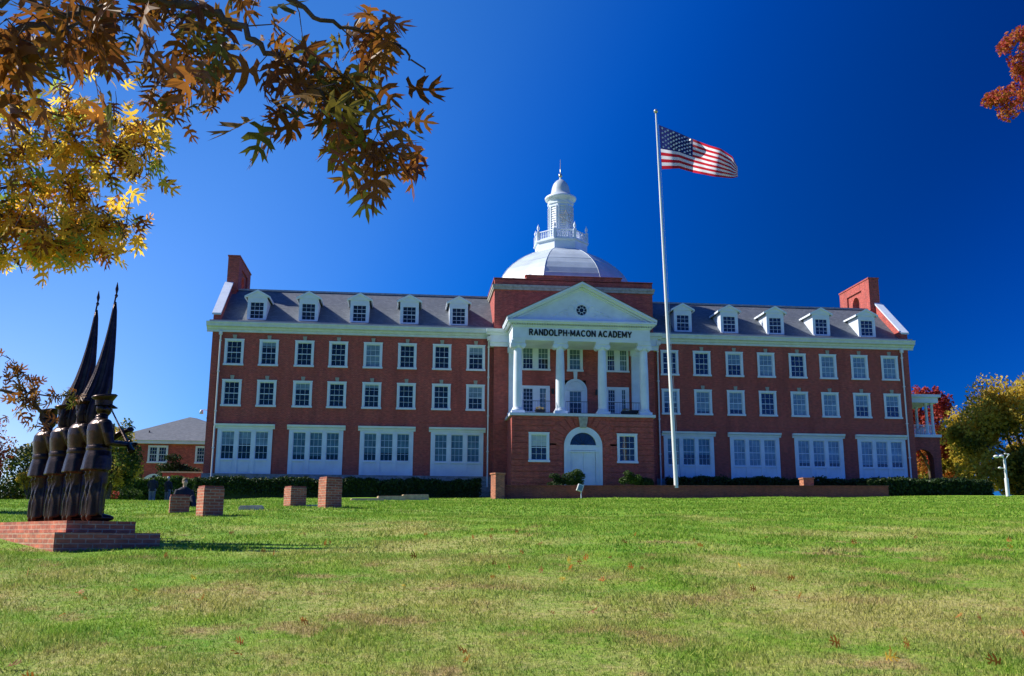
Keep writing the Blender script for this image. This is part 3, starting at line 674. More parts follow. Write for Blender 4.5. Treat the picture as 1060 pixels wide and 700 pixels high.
def text(body,cx,zc,y,width,h,parent,mat):
    gap=.42; tot=sum(GL[c][0] for c in body)+gap*(len(body)-1); sx=width/tot; x=cx-width/2; mb=MB(); hw=.05
    for c in body:
        for st_ in GL[c][1]:
            for (a,b) in zip(st_[:-1],st_[1:]):
                p0=np.array([x+a[0]*sx,zc-h/2+a[1]*h]); p1=np.array([x+b[0]*sx,zc-h/2+b[1]*h]); d=(p1-p0)/max(1e-6,np.linalg.norm(p1-p0)); nn=np.array([-d[1],d[0]])*hw; e=d*hw*.6
                mb.prism([tuple(p0-e-nn),tuple(p1+e-nn),tuple(p1+e+nn),tuple(p0-e+nn)],'y',y-.03,y+.03)
        x+=(GL[c][0]+gap)*sx
    return mb.build('lettering',mat,parent)
text('RANDOLPH\u00b7MACON',-1.62,11.52,-4.045,5.46,.46,SB,M['lettr'])
text('ACADEMY',2.775,11.52,-4.045,2.75,.46,SB,M['lettr'])
# balcony railing
mb=MB(); y=-3.62
for a,b in ((-4.85,-2.2),(-1.3,1.3),(2.2,4.85)):
    mb.box(a,b,y-.02,y+.02,5.88,5.92); mb.box(a,b,y-.015,y+.015,4.95,4.98)
    k=int((b-a)/.13)
    for i in range(k+1): x=a+(b-a)*i/k; mb.box(x-.008,x+.008,y-.008,y+.008,4.85,5.9)
mb.build('balcony_railing',M['black'],SB)
for x in (-1.93,1.85):
    mb=MB(); mb.box(x-.1,x+.1,-.72,-.52,6.95,7.3); mb.prism([(x-.13,7.3),(x+.13,7.3),(x,7.45)],'y',-.75,-.5); mb.build('wall_lantern',M['black'],SB)
# dome + cupola
OC=(0,6.6); k8=1/math.cos(math.pi/8); ph=math.pi/8
prof=[(6.35,16.7),(6.35,17.45),(6.15,17.6)]+[(a,z) for a,z in ((5.98,18.05),(5.75,18.6),(5.35,19.2),(4.85,19.75),(4.25,20.28),(3.6,20.75),(2.95,21.12),(2.45,21.36),(2.3,21.45))]
mb=MB(); mb.lathe([(a*k8,z) for a,z in prof],OC,8,ph,smooth=False)
dome=mb.build('dome',M['domem'],SB)
mb=MB()
for kk in range(8):
    a=ph+kk*math.pi/4
    mb.tube([(OC[0]+r*k8*math.cos(a),OC[1]+r*k8*math.sin(a),z) for r,z in prof[2:]],.03,5)
for (r,z) in prof[3::3]:
    mb.tube([(OC[0]+r*k8*math.cos(ph+q*math.pi/4),OC[1]+r*k8*math.sin(ph+q*math.pi/4),z) for q in range(9)],.022,4)
mb.build('dome_seam',M['domem'],dome)
mb=MB(); mb.lathe([(r*k8,z) for r,z in ((2.35,21.4),(2.35,22.2),(2.5,22.28),(2.5,22.4),(1.0,22.4))],OC,8,ph,smooth=False); mb.build('cupola_base',M['white'],SB)
mb=MB(); 
for kk in range(8):
    a0=ph+kk*math.pi/4;a1=a0+math.pi/4; rr=2.3*k8
    p0=np.array([OC[0]+rr*math.cos(a0),OC[1]+rr*math.sin(a0)]);p1=np.array([OC[0]+rr*math.cos(a1),OC[1]+rr*math.sin(a1)])
    for z_,t_ in ((23.22,.06),(22.5,.05)): mb.tube([(*p0,z_),(*p1,z_)],t_,6)
    for j in range(1,9):
        q=p0+(p1-p0)*j/9; mb.tube([(*q,22.45),(*q,22.8),(*q,23.2)],[.03,.06,.03],6)
    mb.box(p0[0]-.14,p0[0]+.14,p0[1]-.14,p0[1]+.14,22.4,23.35); mb.lathe([(.1,23.35),(.05,23.42),(.13,23.6),(.13,23.75),(.04,23.95),(.0,24.1)],tuple(p0),10)
mb.build('cupola_balustrade',M['white'],SB)
mb=MB(); mb.lathe([(r*k8,z) for r,z in ((1.22,22.4),(1.22,22.75),(1.12,22.8),(1.12,26.3),(1.2,26.35),(1.2,26.6))],OC,8,ph,smooth=False)
lan=mb.build('cupola_lantern',M['white'],SB)
mb=MB()
for kk in range(8):
    a=kk*math.pi/4; c,s_=math.cos(a),math.sin(a)
    def pt(u,rd,z): return (OC[0]+rd*c-u*s_,OC[1]+rd*s_+u*c,z)
    for (u0,u1,z0,z1) in ((-.36,-.27,23.0,26.1),(.27,.36,23.0,26.1),(-.27,.27,26.0,26.1),(-.27,.27,23.0,23.1)):
        v=[pt(u0,1.11,z0),pt(u1,1.11,z0),pt(u1,1.11,z1),pt(u0,1.11,z1),pt(u0,1.2,z0),pt(u1,1.2,z0),pt(u1,1.2,z1),pt(u0,1.2,z1)]
        mb.add(v,[(4,5,6,7),(0,1,5,4),(1,2,6,5),(2,3,7,6),(3,0,4,7)])
    for j in range(12):
        z0=23.15+j*.235; v=[pt(-.27,1.13,z0),pt(.27,1.13,z0),pt(.27,1.18,z0+.03),pt(-.27,1.18,z0+.03),pt(-.27,1.125,z0+.2),pt(.27,1.125,z0+.2)]
        mb.add(v,[(3,2,5,4),(0,1,2,3)])
mb.build('louvre_panel',M['white2'],lan)
mb=MB(); mb.lathe([(1.16,26.55),(1.24,26.62),(1.28,26.8),(1.48,26.9),(1.52,27.08),(1.45,27.16)],OC,32)
mb.build('lantern_cornice',M['white'],lan)
mb=MB(); mb.lathe([(1.44,27.15),(1.25,27.24),(1.05,27.38),(.93,27.6),(.88,27.9),(.80,28.25),(.66,28.58),(.42,28.86),(.2,29.0),(.1,29.1),(.08,29.3)],OC,32); mb.build('bell_roof',M['domem'],lan)
mb=MB(); mb.lathe([(.06,29.25),(.16,29.33),(.19,29.45),(.14,29.58),(.04,29.66),(.03,30.2),(.02,31.1)],OC,12); mb.build('finial',M['gold'],lan)
# star frame hung on the lantern
mb=MB(); st=[]
for i in range(11):
    a=R_(90+36*i); r=.72 if i%2==0 else .3
    st.append((OC[0]+.28+r*math.cos(a),OC[1]-1.42,24.75+r*math.sin(a)))
mb.tube(st,.025,5); st2=[(p[0]*1.0,p[1]+.02,24.75+(p[2]-24.75)*.999) for p in st]
for i in range(0,10,2): mb.tube([st[i],st[(i+4)%10]],.02,4)
mb.build('star_frame',M['conc'],lan)
# downspouts
def spout(x,y,z1,z0,elbow):
    mb=MB(); mb.tube([(x,y,z0),(x,y,z1)],.07,8)
    if elbow: mb.tube([(x,y,z1-.05),(x,y,z1+.25),(x-elbow*.02,y-.25,z1+.55),(x,y-.35,z1+.9)],.07,8); mb.box(x-.16,x+.16,y-.5,y-.15,z1+.75,z1+1.1)
    else: mb.box(x-.13,x+.13,y-.14,y+.08,z1-.1,z1+.2)
    for z_ in (2,5,8.3,10.9): mb.box(x-.1,x+.1,y-.08,y+.1,z_,z_+.08)
    mb.build('downspout',M['pole'],SB)
spout(-29.75,-.14,11.5,-.9,0); spout(29.75,-.14,11.5,-.9,0); spout(-7.38,-.14,10.7,-.9,1); spout(7.38,-.14,10.7,-.9,1)
# floodlight at the west corner
mb=MB(); mb.tube([(-30.45,.6,5.15),(-30.75,.55,5.2),(-30.95,.5,5.15)],.03,6); mb.lathe([(.05,5.2),(.14,5.1),(.16,4.85),(.0,4.85)],(-31.0,.5),12); mb.build('floodlight',M['white2'],SB)
# side porch at the east end
PX0,PX1,PY0,PY1=30.46,33.9,2.0,8.0
outer=[(PX0,-1.7),(31.2,-1.7),(31.2,2.0)]+arcpts(32.2,2.0,1.0,180,0,14)[1:-1]+[(33.2,2.0),(33.2,-1.7),(PX1,-1.7),(PX1,4.1),(PX0,4.1)]
holed(outer,[],lambda a,b:(a,PY0,b),(0,.4,0),M['brick'],'porch_arcade',SB)
o2=[(PY0+.4,-1.7),(3.3,-1.7),(3.3,2.0)]+arcpts(5.1,2.0,1.6,180,0,14)[1:-1]+[(6.9,2.0),(6.9,-1.7),(PY1,-1.7),(PY1,4.1),(PY0+.4,4.1)]
holed(o2,[],lambda a,b:(PX1,a,b),(-.4,0,0),M['brick'],'porch_arcade',SB)
mb=MB(); mb.box(PX0,PX1+.15,PY0-.15,PY1,4.1,4.35); mb.box(PX0,PX1+.1,PY0-.1,PY1,7.25,7.75); mb.box(PX0,PX1+.3,PY0-.3,PY1,7.75,8.0)
for x,y in ((33.55,2.3),(33.0,2.3),(33.55,7.6),(31.0,2.3),(33.55,5)): mb.lathe([(.17,4.35),(.17,4.5),(.14,4.55),(.12,7.1),(.18,7.15),(.18,7.25)],(x,y),12)
pr=mb.build('upper_porch',M['white'],SB)
mb=MB(); mb.box(PX0,33.4,2.2,2.26,5.2,5.26); mb.box(33.5,33.56,2.3,7.9,5.2,5.26)
for i in range(20): x=PX0+.1+i*.14; mb.box(x,x+.03,2.21,2.25,4.35,5.2)
for i in range(36): y=2.4+i*.15; mb.box(33.51,33.55,y,y+.03,4.35,5.2)
mb.build('porch_railing',M['white'],pr)
# plants and boxes on the balcony
def pot(x,y,z,w,h,label,group=None,leaf='golden'):
    t_=thing('planter',label,'planter',(x,y,z),0,group)
    mb=MB(); mb.prism([(-w*.4,0),(w*.4,0),(w*.5,h),(-w*.5,h)],'y',-w*.4,w*.4); mb.box(-w*.53,w*.53,-w*.45,w*.45,h-.07,h+.01); mb.build('pot',M['black'],t_,local=True)
    V,F=leafcloud(np.array([[x,y,z+h+.1]]),np.array([[w*.5,w*.4,.18]]),180,.08); bulk('plant',V,F,M[leaf],parent=t_)
def leafcloud(cs,rs,n,size,shape='quad',hollow=.3,flat=0):
    """n leaves spread over ellipsoids cs, rs; returns quads"""
    k=len(cs); idx=rng.integers(0,k,n)
    d=rng.normal(size=(n,3)); d/=np.linalg.norm(d,axis=1,keepdims=True); r=rng.uniform(hollow,1,n)**.5
    c=cs[idx]+rs[idx]*d*r[:,None]
    a=rng.normal(size=(n,3)); a/=np.linalg.norm(a,axis=1,keepdims=True)
    b=np.cross(a,rng.normal(size=(n,3))); b/=np.linalg.norm(b,axis=1,keepdims=True)
    s=size*rng.uniform(.6,1.3,n)[:,None]
    v=np.stack([c-a*s*.5,c+b*s*.32,c+a*s*.5,c-b*s*.32],1)
    v[:,1]+=np.cross(a,b)*s*.12; v[:,3]+=np.cross(a,b)*s*.12
    F=np.arange(n*4).reshape(n,4)
    return v.reshape(-1,3),F
pot(-3.35,-2.9,4.84,.75,.42,'black planter with yellow blooms behind the balcony rail left of the arched window')
pot(3.85,-2.9,4.84,.75,.42,'black planter with yellow blooms on the right half of the balcony')
t_=thing('storage_box','low black box beside the right white column on the balcony','box',(4.6,-2.6,4.84)); mb=MB(); mb.prism([(-.32,0),(.32,0),(.32,.42),(.28,.5),(-.28,.5),(-.32,.42)],'y',-.25,.25); mb.build('box_body',M['black'],t_,local=True); mb=MB(); mb.box(-.35,.35,-.28,.28,.5,.56); mb.build('lid',M['black'],t_,local=True)

# ---------------------------------------------------------------- terrace wall
def wz(x): return -1.36+.0095*(x+4.5)
TW=thing('terrace_wall','long low dark brick retaining wall in front of the portico','wall',(7,-12,-2.4))
mb=MB(); x0,x1=-7.3,21.45
mb.add([(x,y,z) for x in (x0,x1) for y in (-12,-11.65) for z in (wz(x)-1.7,wz(x)-.07)],[(0,1,3,2),(4,6,7,5),(0,2,3,1)[::-1],(0,4,5,1),(2,3,7,6),(1,5,7,3),(0,2,6,4)])
mb.box(x1-.35,x1,-11.64,-3,-2.6,wz(x1)-.08)
mb.build('wall_body',M['brickp'],TW)
mb=MB(); mb.add([(x,y,wz(x)+z) for x in (x0,x1+.04) for y in (-12.05,-11.6) for z in (-.07,0)],[(0,1,3,2)[::-1],(4,5,7,6),(0,4,5,1),(2,3,7,6),(1,5,7,3),(0,2,6,4)])
mb.build('wall_coping',M['brickp'],TW)
tp=MB(); tp.add([(-7.3,-11.6,-1.52),(21.4,-11.6,-1.25),(21.4,-.3,-1.2),(-7.3,-.3,-1.35)],[(0,1,2,3)]); setp(tp.build('terrace',M['ground']),'grass terrace behind the low brick wall',None,None,'structure')
def wall_pier(x,y,z0,z1,w,label,cap=True):
    t_=thing('brick_pier',label,'pillar',(x,y,z0)); mb=MB(); mb.box(-w/2,w/2,-w/2,w/2,0,z1-z0-.1); mb.build('shaft',M['brick2'],t_,local=True)
    mb=MB(); mb.box(-w/2-.06,w/2+.06,-w/2-.06,w/2+.06,z1-z0-.1,z1-z0); mb.build('cap',M['brick2'],t_,local=True); return t_
wall_pier(-7.65,-12.2,-2.6,-.55,.72,'squat brick pier at the left end of the low terrace wall').rotation_euler=(0,0,R_(22))
wall_pier(15.6,-11.0,-1.4,-.55,.78,'small square brick pier rising behind the right part of the low terrace wall')

# ---------------------------------------------------------------- flagpole and flag
FB=P(700,502,70); fb=Vector((FB[0],FB[1],-1.45))
def onY(px,py,Y): d=cf+cr*(px-530)/1000+cu*(350-py)/1000; return CAM+d*(Y-CAM[1])/d[1]
ft=onY(679,118,FB[1]); ft=Vector(ft)
fp=thing('flagpole','tall white flagpole standing just behind the low terrace wall','flagpole',tuple(fb))
mb=MB(); mb.tube([fb.lerp(ft,t_) for t_ in (0,.25,.5,.75,1)],[.16,.14,.115,.09,.055],16); mb.build('pole',M['pole'],fp)
mb=MB(); mb.ell(tuple(ft+Vector((0,0,.22))),(.17,.17,.17)); mb.tube([ft,ft+Vector((0,0,.15))],.06,8); mb.build('ball_finial',M['gold'],fp)
mb=MB(); mb.tube([fb.lerp(ft,t_)+Vector((.24-.1*t_,-.05,0)) for t_ in (.04,.3,.6,.97)],.012,4); mb.build('halyard',M['white2'],fp)
FT=[(682.3,129.5),(702.5,137.5),(714.5,143),(734,150.5),(746,154),(758,162),(763.5,173)]
FBt=[(685,175.2),(703,174.5),(717,178.5),(740,183),(752,184.2),(758.5,184.5),(763.8,183)]
def cr_interp(pts,t):
    n=len(pts)-1; d=[0]
    for i in range(n): d.append(d[-1]+math.dist(pts[i],pts[i+1]))
    s=t*d[-1]
    return (np.interp(s,d,[p[0] for p in pts]),np.interp(s,d,[p[1] for p in pts]))
def flagpt(u,v):
    a=cr_interp(FT,u); b=cr_interp(FBt,u)
    px,py=a[0]+(b[0]-a[0])*v,a[1]+(b[1]-a[1])*v
    yy=FB[1]+(.5*math.sin(u*10+v*1.6)*min(1,u*3)+.22*math.sin(u*21-v*3+1)*min(1,u*2.5))
    q=onY(px,py,yy); return q
red=plain('flag_red',(.52,.02,.035),.75,.06,4); whi=plain('flag_white',(.78,.77,.78),.75,.04,4); blu=plain('flag_blue',(.018,.025,.13),.75,.08,4)
for m_ in (red,whi,blu):
    t=m_.node_tree; b=t.nodes['Principled BSDF']; o=t.nodes['Material Output']; tr=N(t,'ShaderNodeBsdfTranslucent'); mx=N(t,'ShaderNodeMixShader'); mx.inputs[0].default_value=.68
    L(t,b.inputs['Base Color'].links[0].from_socket,tr.inputs['Color']); L(t,b.outputs[0],mx.inputs[1]); L(t,tr.outputs[0],mx.inputs[2]); L(t,mx.outputs[0],o.inputs[0])
fg=thing('national_flag','stars and stripes flag streaming to the right from the tall pole','flag',tuple(ft))
mb=MB(); NU,NV=80,39; vs_=[flagpt(i/NU,j/NV) for j in range(NV+1) for i in range(NU+1)]
fs=[];ms=[]
for j in range(NV):
    for i in range(NU):
        fs.append((j*(NU+1)+i,j*(NU+1)+i+1,(j+1)*(NU+1)+i+1,(j+1)*(NU+1)+i)); st_=j//3
        ms.append(2 if (st_<7 and i<NU*.4) else (0 if st_%2==0 else 1))
b0=MB(); b0.v=[tuple(v) for v in vs_]; b0.f=fs; b0.m=ms; b0.sm=[True]*len(fs); b0.build('flag_cloth',[red,whi,blu],fg)
mb=MB()
for r in range(9):
    for c in range(6 if r%2==0 else 5):
        u=.4*((c*2+1+(r%2))/12); v=(7/13)*((r+1)/10)
        p=np.array(flagpt(u,v)); pu=np.array(flagpt(u+.01,v))-p; pv=np.array(flagpt(u,v+.01))-p; pu/=np.linalg.norm(pu); nn=np.cross(pu,pv); nn/=np.linalg.norm(nn); pv=np.cross(nn,pu)
        for sg in (-1,1):
            vv=[p+sg*nn*.02]; 
            for q in range(10): a=math.pi/2+q*math.pi/5; rr=.12 if q%2==0 else .055; vv.append(p+sg*nn*.02+(pu*math.cos(a)-pv*math.sin(a))*rr)
            mb.add(vv,[(0,1+q,1+(q+1)%10) for q in range(10)])
mb.build('stars',M['pole'],fg)

# ---------------------------------------------------------------- brick pillars, slabs, steps
def pillar(px,py,d,h,w1,label,rz=30):
    p=P(px,py,d); z=float(gz(p[0],p[1]))
    t_=thing('brick_pillar',label,'pillar',(p[0],p[1],z-.05),R_(rz),'low brick pillars on the lawn')
    mb=MB(); mb.box(-w1/2,w1/2,-w1/2,w1/2,-.2,h); mb.build('shaft',M['brick2'],t_,local=True)
    mb=MB(); mb.box(-w1/2+.015,w1/2-.015,-w1/2+.015,w1/2-.015,h,h+.05); mb.build('mortar_cap',M['brickp'],t_,local=True)
pillar(216.5,535,21.7,.66,.46,'brick pillar second from the left, right of the seated person')
pillar(341,527,27.1,.86,.49,'tallest brick pillar, rightmost on the lawn')
pillar(305,523.5,31.3,.66,.54,'brick pillar just left of the tallest one, with a pale slab at its foot')
pillar(185,530.5,24,.44,.46,'leftmost brick pillar, a person seated behind it',15)
def slab(px,py,d,lx,ly,h,label,mat,name='stone_slab',cat='slab',group=None,rz=4):
    p=P(px,py,d); z=float(gz(p[0],p[1])); bm=bmesh.new(); bmesh.ops.create_cube(bm,size=1); bmesh.ops.scale(bm,vec=(lx,ly,h+.3),verts=bm.verts); bmesh.ops.bevel(bm,geom=bm.edges[:],offset=.03,segments=2,affect='EDGES')
    bmesh.ops.translate(bm,verts=bm.verts,vec=(0,0,(h+.3)/2-.3)); me=bpy.data.meshes.new(name); bm.to_mesh(me); bm.free(); me.materials.append(mat)
    o=bpy.data.objects.new(name,me); col.objects.link(o); o.location=(p[0],p[1],z); o.rotation_euler=(0,R_(-1.5),R_(rz)); setp(o,label,cat,group)
slab(260,529,25.6,.62,.5,.1,'pale concrete slab in the grass between the second pillar and the two right pillars',M['conc'],group='pale slabs in the grass')
slab(321,524,31.6,.8,.5,.07,'pale concrete slab at the foot of the two right brick pillars',M['conc'],group='pale slabs in the grass')
slab(380,517.5,56,1.9,.5,.14,'lowest tan stone step below the hedge',M['tan'],'stone_step','step','tan stone steps below the hedge',10)
slab(405,513.5,60,1.7,.6,.26,'middle tan stone step below the hedge',M['tan'],'stone_step','step','tan stone steps below the hedge',10)
slab(430,510.5,63.5,1.7,.6,.36,'highest tan stone step below the hedge',M['tan'],'stone_step','step','tan stone steps below the hedge',10)
# small spotlight in front of the wall
p=onY(601,514,-12.5); t_=thing('ground_spotlight','small tilted white spotlight on a stake in front of the low brick wall','spotlight',(p[0],-12.5,-2.2))
mb=MB(); mb.tube([(.05,0,-.1),(.03,0,.45)],.035,8); mb.build('stake',M['white2'],t_,local=True)
mb=MB(); rot=Matrix.Rotation(R_(20),3,'Y'); mb2=MB(); mb2.box(-.2,.2,-.14,.14,-.25,.25); mb2.v=[tuple(rot@Vector(v)+Vector((-.03,0,.65))) for v in mb2.v]; mb2.build('lamp_head',M['pole'],t_,local=True)
mb=MB(); mb.box(-.15,.15,-.165,-.142,-.2,.2); mb.v=[tuple(rot@Vector(v)+Vector((-.03,0,.65))) for v in mb.v]; mb.build('lens',M['glassb'],t_,local=True)
# area lamp post at the right
p=P(1043.5,514,71); t_=thing('lamp_post','short white lamp post with floodlight heads before the golden tree','lamp post',(p[0],p[1],-1.95))
mb=MB(); mb.tube([(0,0,-.3),(0,0,1.4)],.14,12); mb.tube([(0,0,1.4),(0,0,2.75)],.09,12); mb.build('post',M['pole'],t_,local=True)
mb=MB(); mb.tube([(0,0,2.7),(-.1,0,2.95),(-.5,0,3.0)],.045,8); mb.tube([(0,0,2.7),(.3,-.1,3.1)],.03,6); mb.tube([(0,0,2.1),(-.35,0,2.15)],.03,6); mb.build('bracket',M['pole'],t_,local=True)
for q,(dx,dz,r) in enumerate(((-.62,2.98,.17),(-.2,3.02,.15),(.35,3.15,.09),(-.42,2.15,.11),(.12,3.2,.08))):
    mb=MB(); mb.ell((dx,0,dz),(r*1.3,r*.8,r*.7)); mb.build('lamp_head',M['pole'],t_,local=True)

# ---------------------------------------------------------------- hedges and shrubs
def hedge(x0,x1,y0,y1,zb,zt,label,n,mat='hedge',size=.16,name='hedge',taper=None,cat='hedge'):
    t_=thing(name,label,cat,((x0+x1)/2,(y0+y1)/2,zb))
    c=np.stack([rng.uniform(x0,x1,n),rng.uniform(y0,y1,n),np.zeros(n)],-1)
    top=zt+.08*np.sin(c[:,0]*1.3)+.06*np.sin(c[:,0]*3.7+1)
    u=rng.uniform(0,1,n)**.6
    c[:,2]=zb+(top-zb)*u
    shell=rng.integers(0,3,n); c[shell==0,1]=y0+rng.normal(0,.07,(shell==0).sum()); c[shell==1,2]=(top+rng.normal(0,.07,n))[shell==1]
    a=rng.normal(size=(n,3)); a/=np.linalg.norm(a,axis=1,keepdims=True); b=np.cross(a,rng.normal(size=(n,3))); b/=np.linalg.norm(b,axis=1,keepdims=True)
    s=size*rng.uniform(.6,1.4,n)[:,None]
    v=np.stack([c-a*s*.5,c+b*s*.35,c+a*s*.5,c-b*s*.35],1).reshape(-1,3)
    bulk('foliage',v,np.arange(n*4).reshape(n,4),M[mat],parent=t_)
    mb=MB(); mb.box(x0+.15,x1-.15,y0+.2,y1-.1,zb-.4,zt-.2); mb.build('inner_growth',M['hedge'],t_)
hedge(-30.4,-8.1,-3.3,-2.1,-1.95,-.62,'long clipped green hedge along the left wing foundation',26000)
hedge(7.4,30.6,-2.4,-1.3,-1.5,-.1,'long dark clipped hedge along the right wing behind the low wall',22000)
hedge(22.6,33.2,-6.5,-4.0,-2.2,-.3,'bulky dark hedge right of the low wall near the golden tree',16000,size=.2)
hedge(-43.5,-30.5,-1.5,.2,-3.2,-.6,'loose green hedge to the left of the building behind the pedestrians',12000,'shrub',size=.22)
def shrub(c,r,n,mat,label,size=.14,name='shrub'):
    t_=thing(name,label,'shrub',(c[0],c[1],c[2]-r[2]))
    k=9; cs=np.array(c)+rng.normal(size=(k,3))*np.array(r)*.42; rs=np.tile(np.array(r)*.5,(k,1))
    V,F=leafcloud(cs,rs,n,size,hollow=.1); bulk('foliage',V,F,M[mat],parent=t_)
    mb=MB()
    for i in range(5): mb.tube([(c[0],c[1],c[2]-r[2]-.1),tuple(cs[i])],[.04,.01],5)
    mb.build('stems',M['bark'],t_)
shrub((-1.1,-6.0,-.65),(.85,.6,.55),2600,'shrub','round green shrub in front of the white arched door')
shrub((-2.35,-6.2,-.75),(1.0,.6,.5),2200,'hedge','low dark spreading shrub left of the round shrub by the door')
shrub((3.45,-6.0,-.5),(.75,.6,.62),2400,'shrub','round green shrub below the right base window of the portico')
shrub((4.7,-6.1,-.7),(.9,.6,.5),2200,'hedge','low spreading shrub right of the round shrub below the window')

# ---------------------------------------------------------------- trees
def tree(name,label,base,crown_c,crown_r,n,size,mats,wts,clumps=60,clr=.22,trunk=.3,cat='tree',limbs=14,cut=None,group=None):
    t_=thing(name,label,cat,tuple(base),0,group)
    base=np.array(base,float); cc=np.array(crown_c,float); cr_=np.array(crown_r,float)
    d=rng.normal(size=(clumps,3)); d/=np.linalg.norm(d,axis=1,keepdims=True); rad=rng.uniform(.25,1,clumps)**.45
    cs=cc+d*cr_*rad[:,None]*(1-clr*.6)
    rs=np.array([cr_*clr*rng.uniform(.55,1.35) for _ in range(clumps)])
    idx=rng.integers(0,clumps,n); dd=rng.normal(size=(n,3)); dd/=np.linalg.norm(dd,axis=1,keepdims=True)
    c=cs[idx]+rs[idx]*dd*(rng.uniform(.05,1,n)**.4)[:,None]
    a=rng.normal(size=(n,3)); a/=np.linalg.norm(a,axis=1,keepdims=True); b=np.cross(a,rng.normal(size=(n,3))); b/=np.linalg.norm(b,axis=1,keepdims=True)
    s=size*rng.uniform(.5,1.4,n)[:,None]
    v=np.stack([c-a*s*.5,c+b*s*.36,c+a*s*.5,c-b*s*.36],1); v[:,1]+=np.cross(a,b)*s*.15
    cm=rng.choice(len(mats),clumps,p=wts)[idx]; sw=rng.random(n)<.2; cm[sw]=rng.choice(len(mats),sw.sum(),p=wts)
    bulk('crown',v.reshape(-1,3),np.arange(n*4).reshape(n,4),[M[k] for k in mats],cm,parent=t_)
    mb=MB(); fork=base+(cc-base)*np.array([.5,.5,.45])
    mb.tube([tuple(base-np.array([0,0,.3])),tuple(base+(fork-base)*.5+rng.normal(size=3)*.08),tuple(fork)],[trunk*1.25,trunk,trunk*.8],9)
    for i in range(min(limbs,clumps)):
        e=cs[i]; m1=fork+(e-fork)*.5+rng.normal(size=3)*cr_*.07; m1[2]+=.1*cr_[2]*.3
        mb.tube([tuple(fork),tuple(m1),tuple(e)],[trunk*.55,trunk*.3,trunk*.08],6)
    mb.build('trunk',M['bark'],t_); return t_
def base_at(x,y): return (x,y,float(gz(x,y)))
tree('golden_tree','big golden and olive tree at the right edge behind the lamp post',base_at(46.5,8),(47.0,8,4.6),(9.6,6.5,7.3),52000,.30,['golden','olive','green'],[.70,.25,.05],110,.2,.45)
tree('golden_tree','rust and olive tree behind the big golden tree, right of the porch',base_at(46.5,24),(46.5,24,3.0),(5.0,5,6.2),14000,.36,['olive','orange','golden'],[.5,.25,.25],50,.25,.3)
tree('red_maple','bright red tree behind the side porch of the building',base_at(42.0,18),(41.6,18,7.5),(3.3,3.0,5.9),10000,.30,['red','orange'],[.8,.2],44,.22,.25)
tree('weeping_tree','yellow green drooping tree behind the bronze soldiers',base_at(-32.6,-17.5),(-32.3,-17.5,-.2),(1.75,1.7,2.7),9000,.17,['green','golden','olive'],[.42,.33,.25],44,.26,.16)
tree('red_maple','red leaved tree at the far left edge behind the statue',base_at(-48.5,-3),(-47.6,-3,1.7),(3.6,2.6,3.7),8000,.2,['red','orange','olive'],[.55,.2,.25],44,.24,.2)
tree('evergreen_tree','dark green tree low at the left edge beyond the lawn',base_at(-48,6),(-47.5,6,-.4),(6.5,3,3.6),16000,.26,['green','hedge','olive'],[.5,.3,.2],50,.25,.25)
tree('evergreen_tree','dark green tree showing between the leftmost soldier and the yellow bush',base_at(-41.5,14),(-42,14,.6),(3.4,3,2.9),9000,.26,['green','hedge'],[.6,.4],40,.25,.25)
tree('yellow_bush','small golden bush low beside the leftmost bronze soldier',base_at(-42,-5),(-42,-5,-.9),(1.3,1,1.0),2600,.18,['golden'],[1],16,.32,.08,'bush')
shrub((-36.0,-10,-1.9),(1.3,.9,.8),2500,'red','red shrub under the yellow green tree behind the statue',.16)
shrub((-34.3,-9,-1.9),(1.5,.9,.9),3000,'shrub','bushy green shrub right of the red shrub behind the statue',.18)
shrub((-37.6,22,1.9),(1.9,1,.9),3000,'hedge','dark shrub above the low brick wall by the far left annex',.22)

tree('evergreen_tree','dark low evergreen beyond the golden tree at the right edge',base_at(56,16),(56,16,-.2),(7,3,4.2),12000,.32,['green','olive'],[.6,.4],50,.25,.25)
tree('shade_tree','leafy tree off the left side of the lawn shading the grass by the pillars',base_at(-30.8,-53.6),(-30.8,-53.6,.6),(2.6,1.3,2.2),5000,.22,['green','olive'],[.6,.4],30,.25,.18)
# ---------------------------------------------------------------- annex at the left
AN=thing('brick_annex','distant two storey brick annex with grey hipped roof left of the main building','building',(-39.5,33,-2))
ax0,ax1,ay0,ay1,ez=-46.2,-30,28.1,42,4.9
mb=MB(); mb.box(ax0,ax1,ay0,ay1,-3.5,ez); mb.build('wall',M['brick2'] if False else M['brickA'] if 'brickA' in M else M['brick'],AN)
mb=MB(); mb.box(ax0-.4,ax1+.4,ay0-.4,ay1+.4,ez,ez+.35); mb.build('cornice',M['white'],AN)
mb=MB(); mx_=(ax0+ax1)/2-1.2; rz_=8.15
mb.add([(ax0-.5,ay0-.5,ez+.35),(ax1+.5,ay0-.5,ez+.35),(ax1+.5,ay1+.5,ez+.35),(ax0-.5,ay1+.5,ez+.35),(mx_,ay0+6.4,rz_+.5),(mx_+.6,ay1-6.4,rz_+.5)],[(0,1,4),(1,2,5,4),(2,3,5),(3,0,4,5)]); mb.build('roof',M['slate'],AN)
mb=MB(); mb.tube([(-42.5,ay0+1.6,5.2),(-42.5,ay0+1.6,6.5)],.08,6); mb.build('vent_pipe',M['black'],AN)
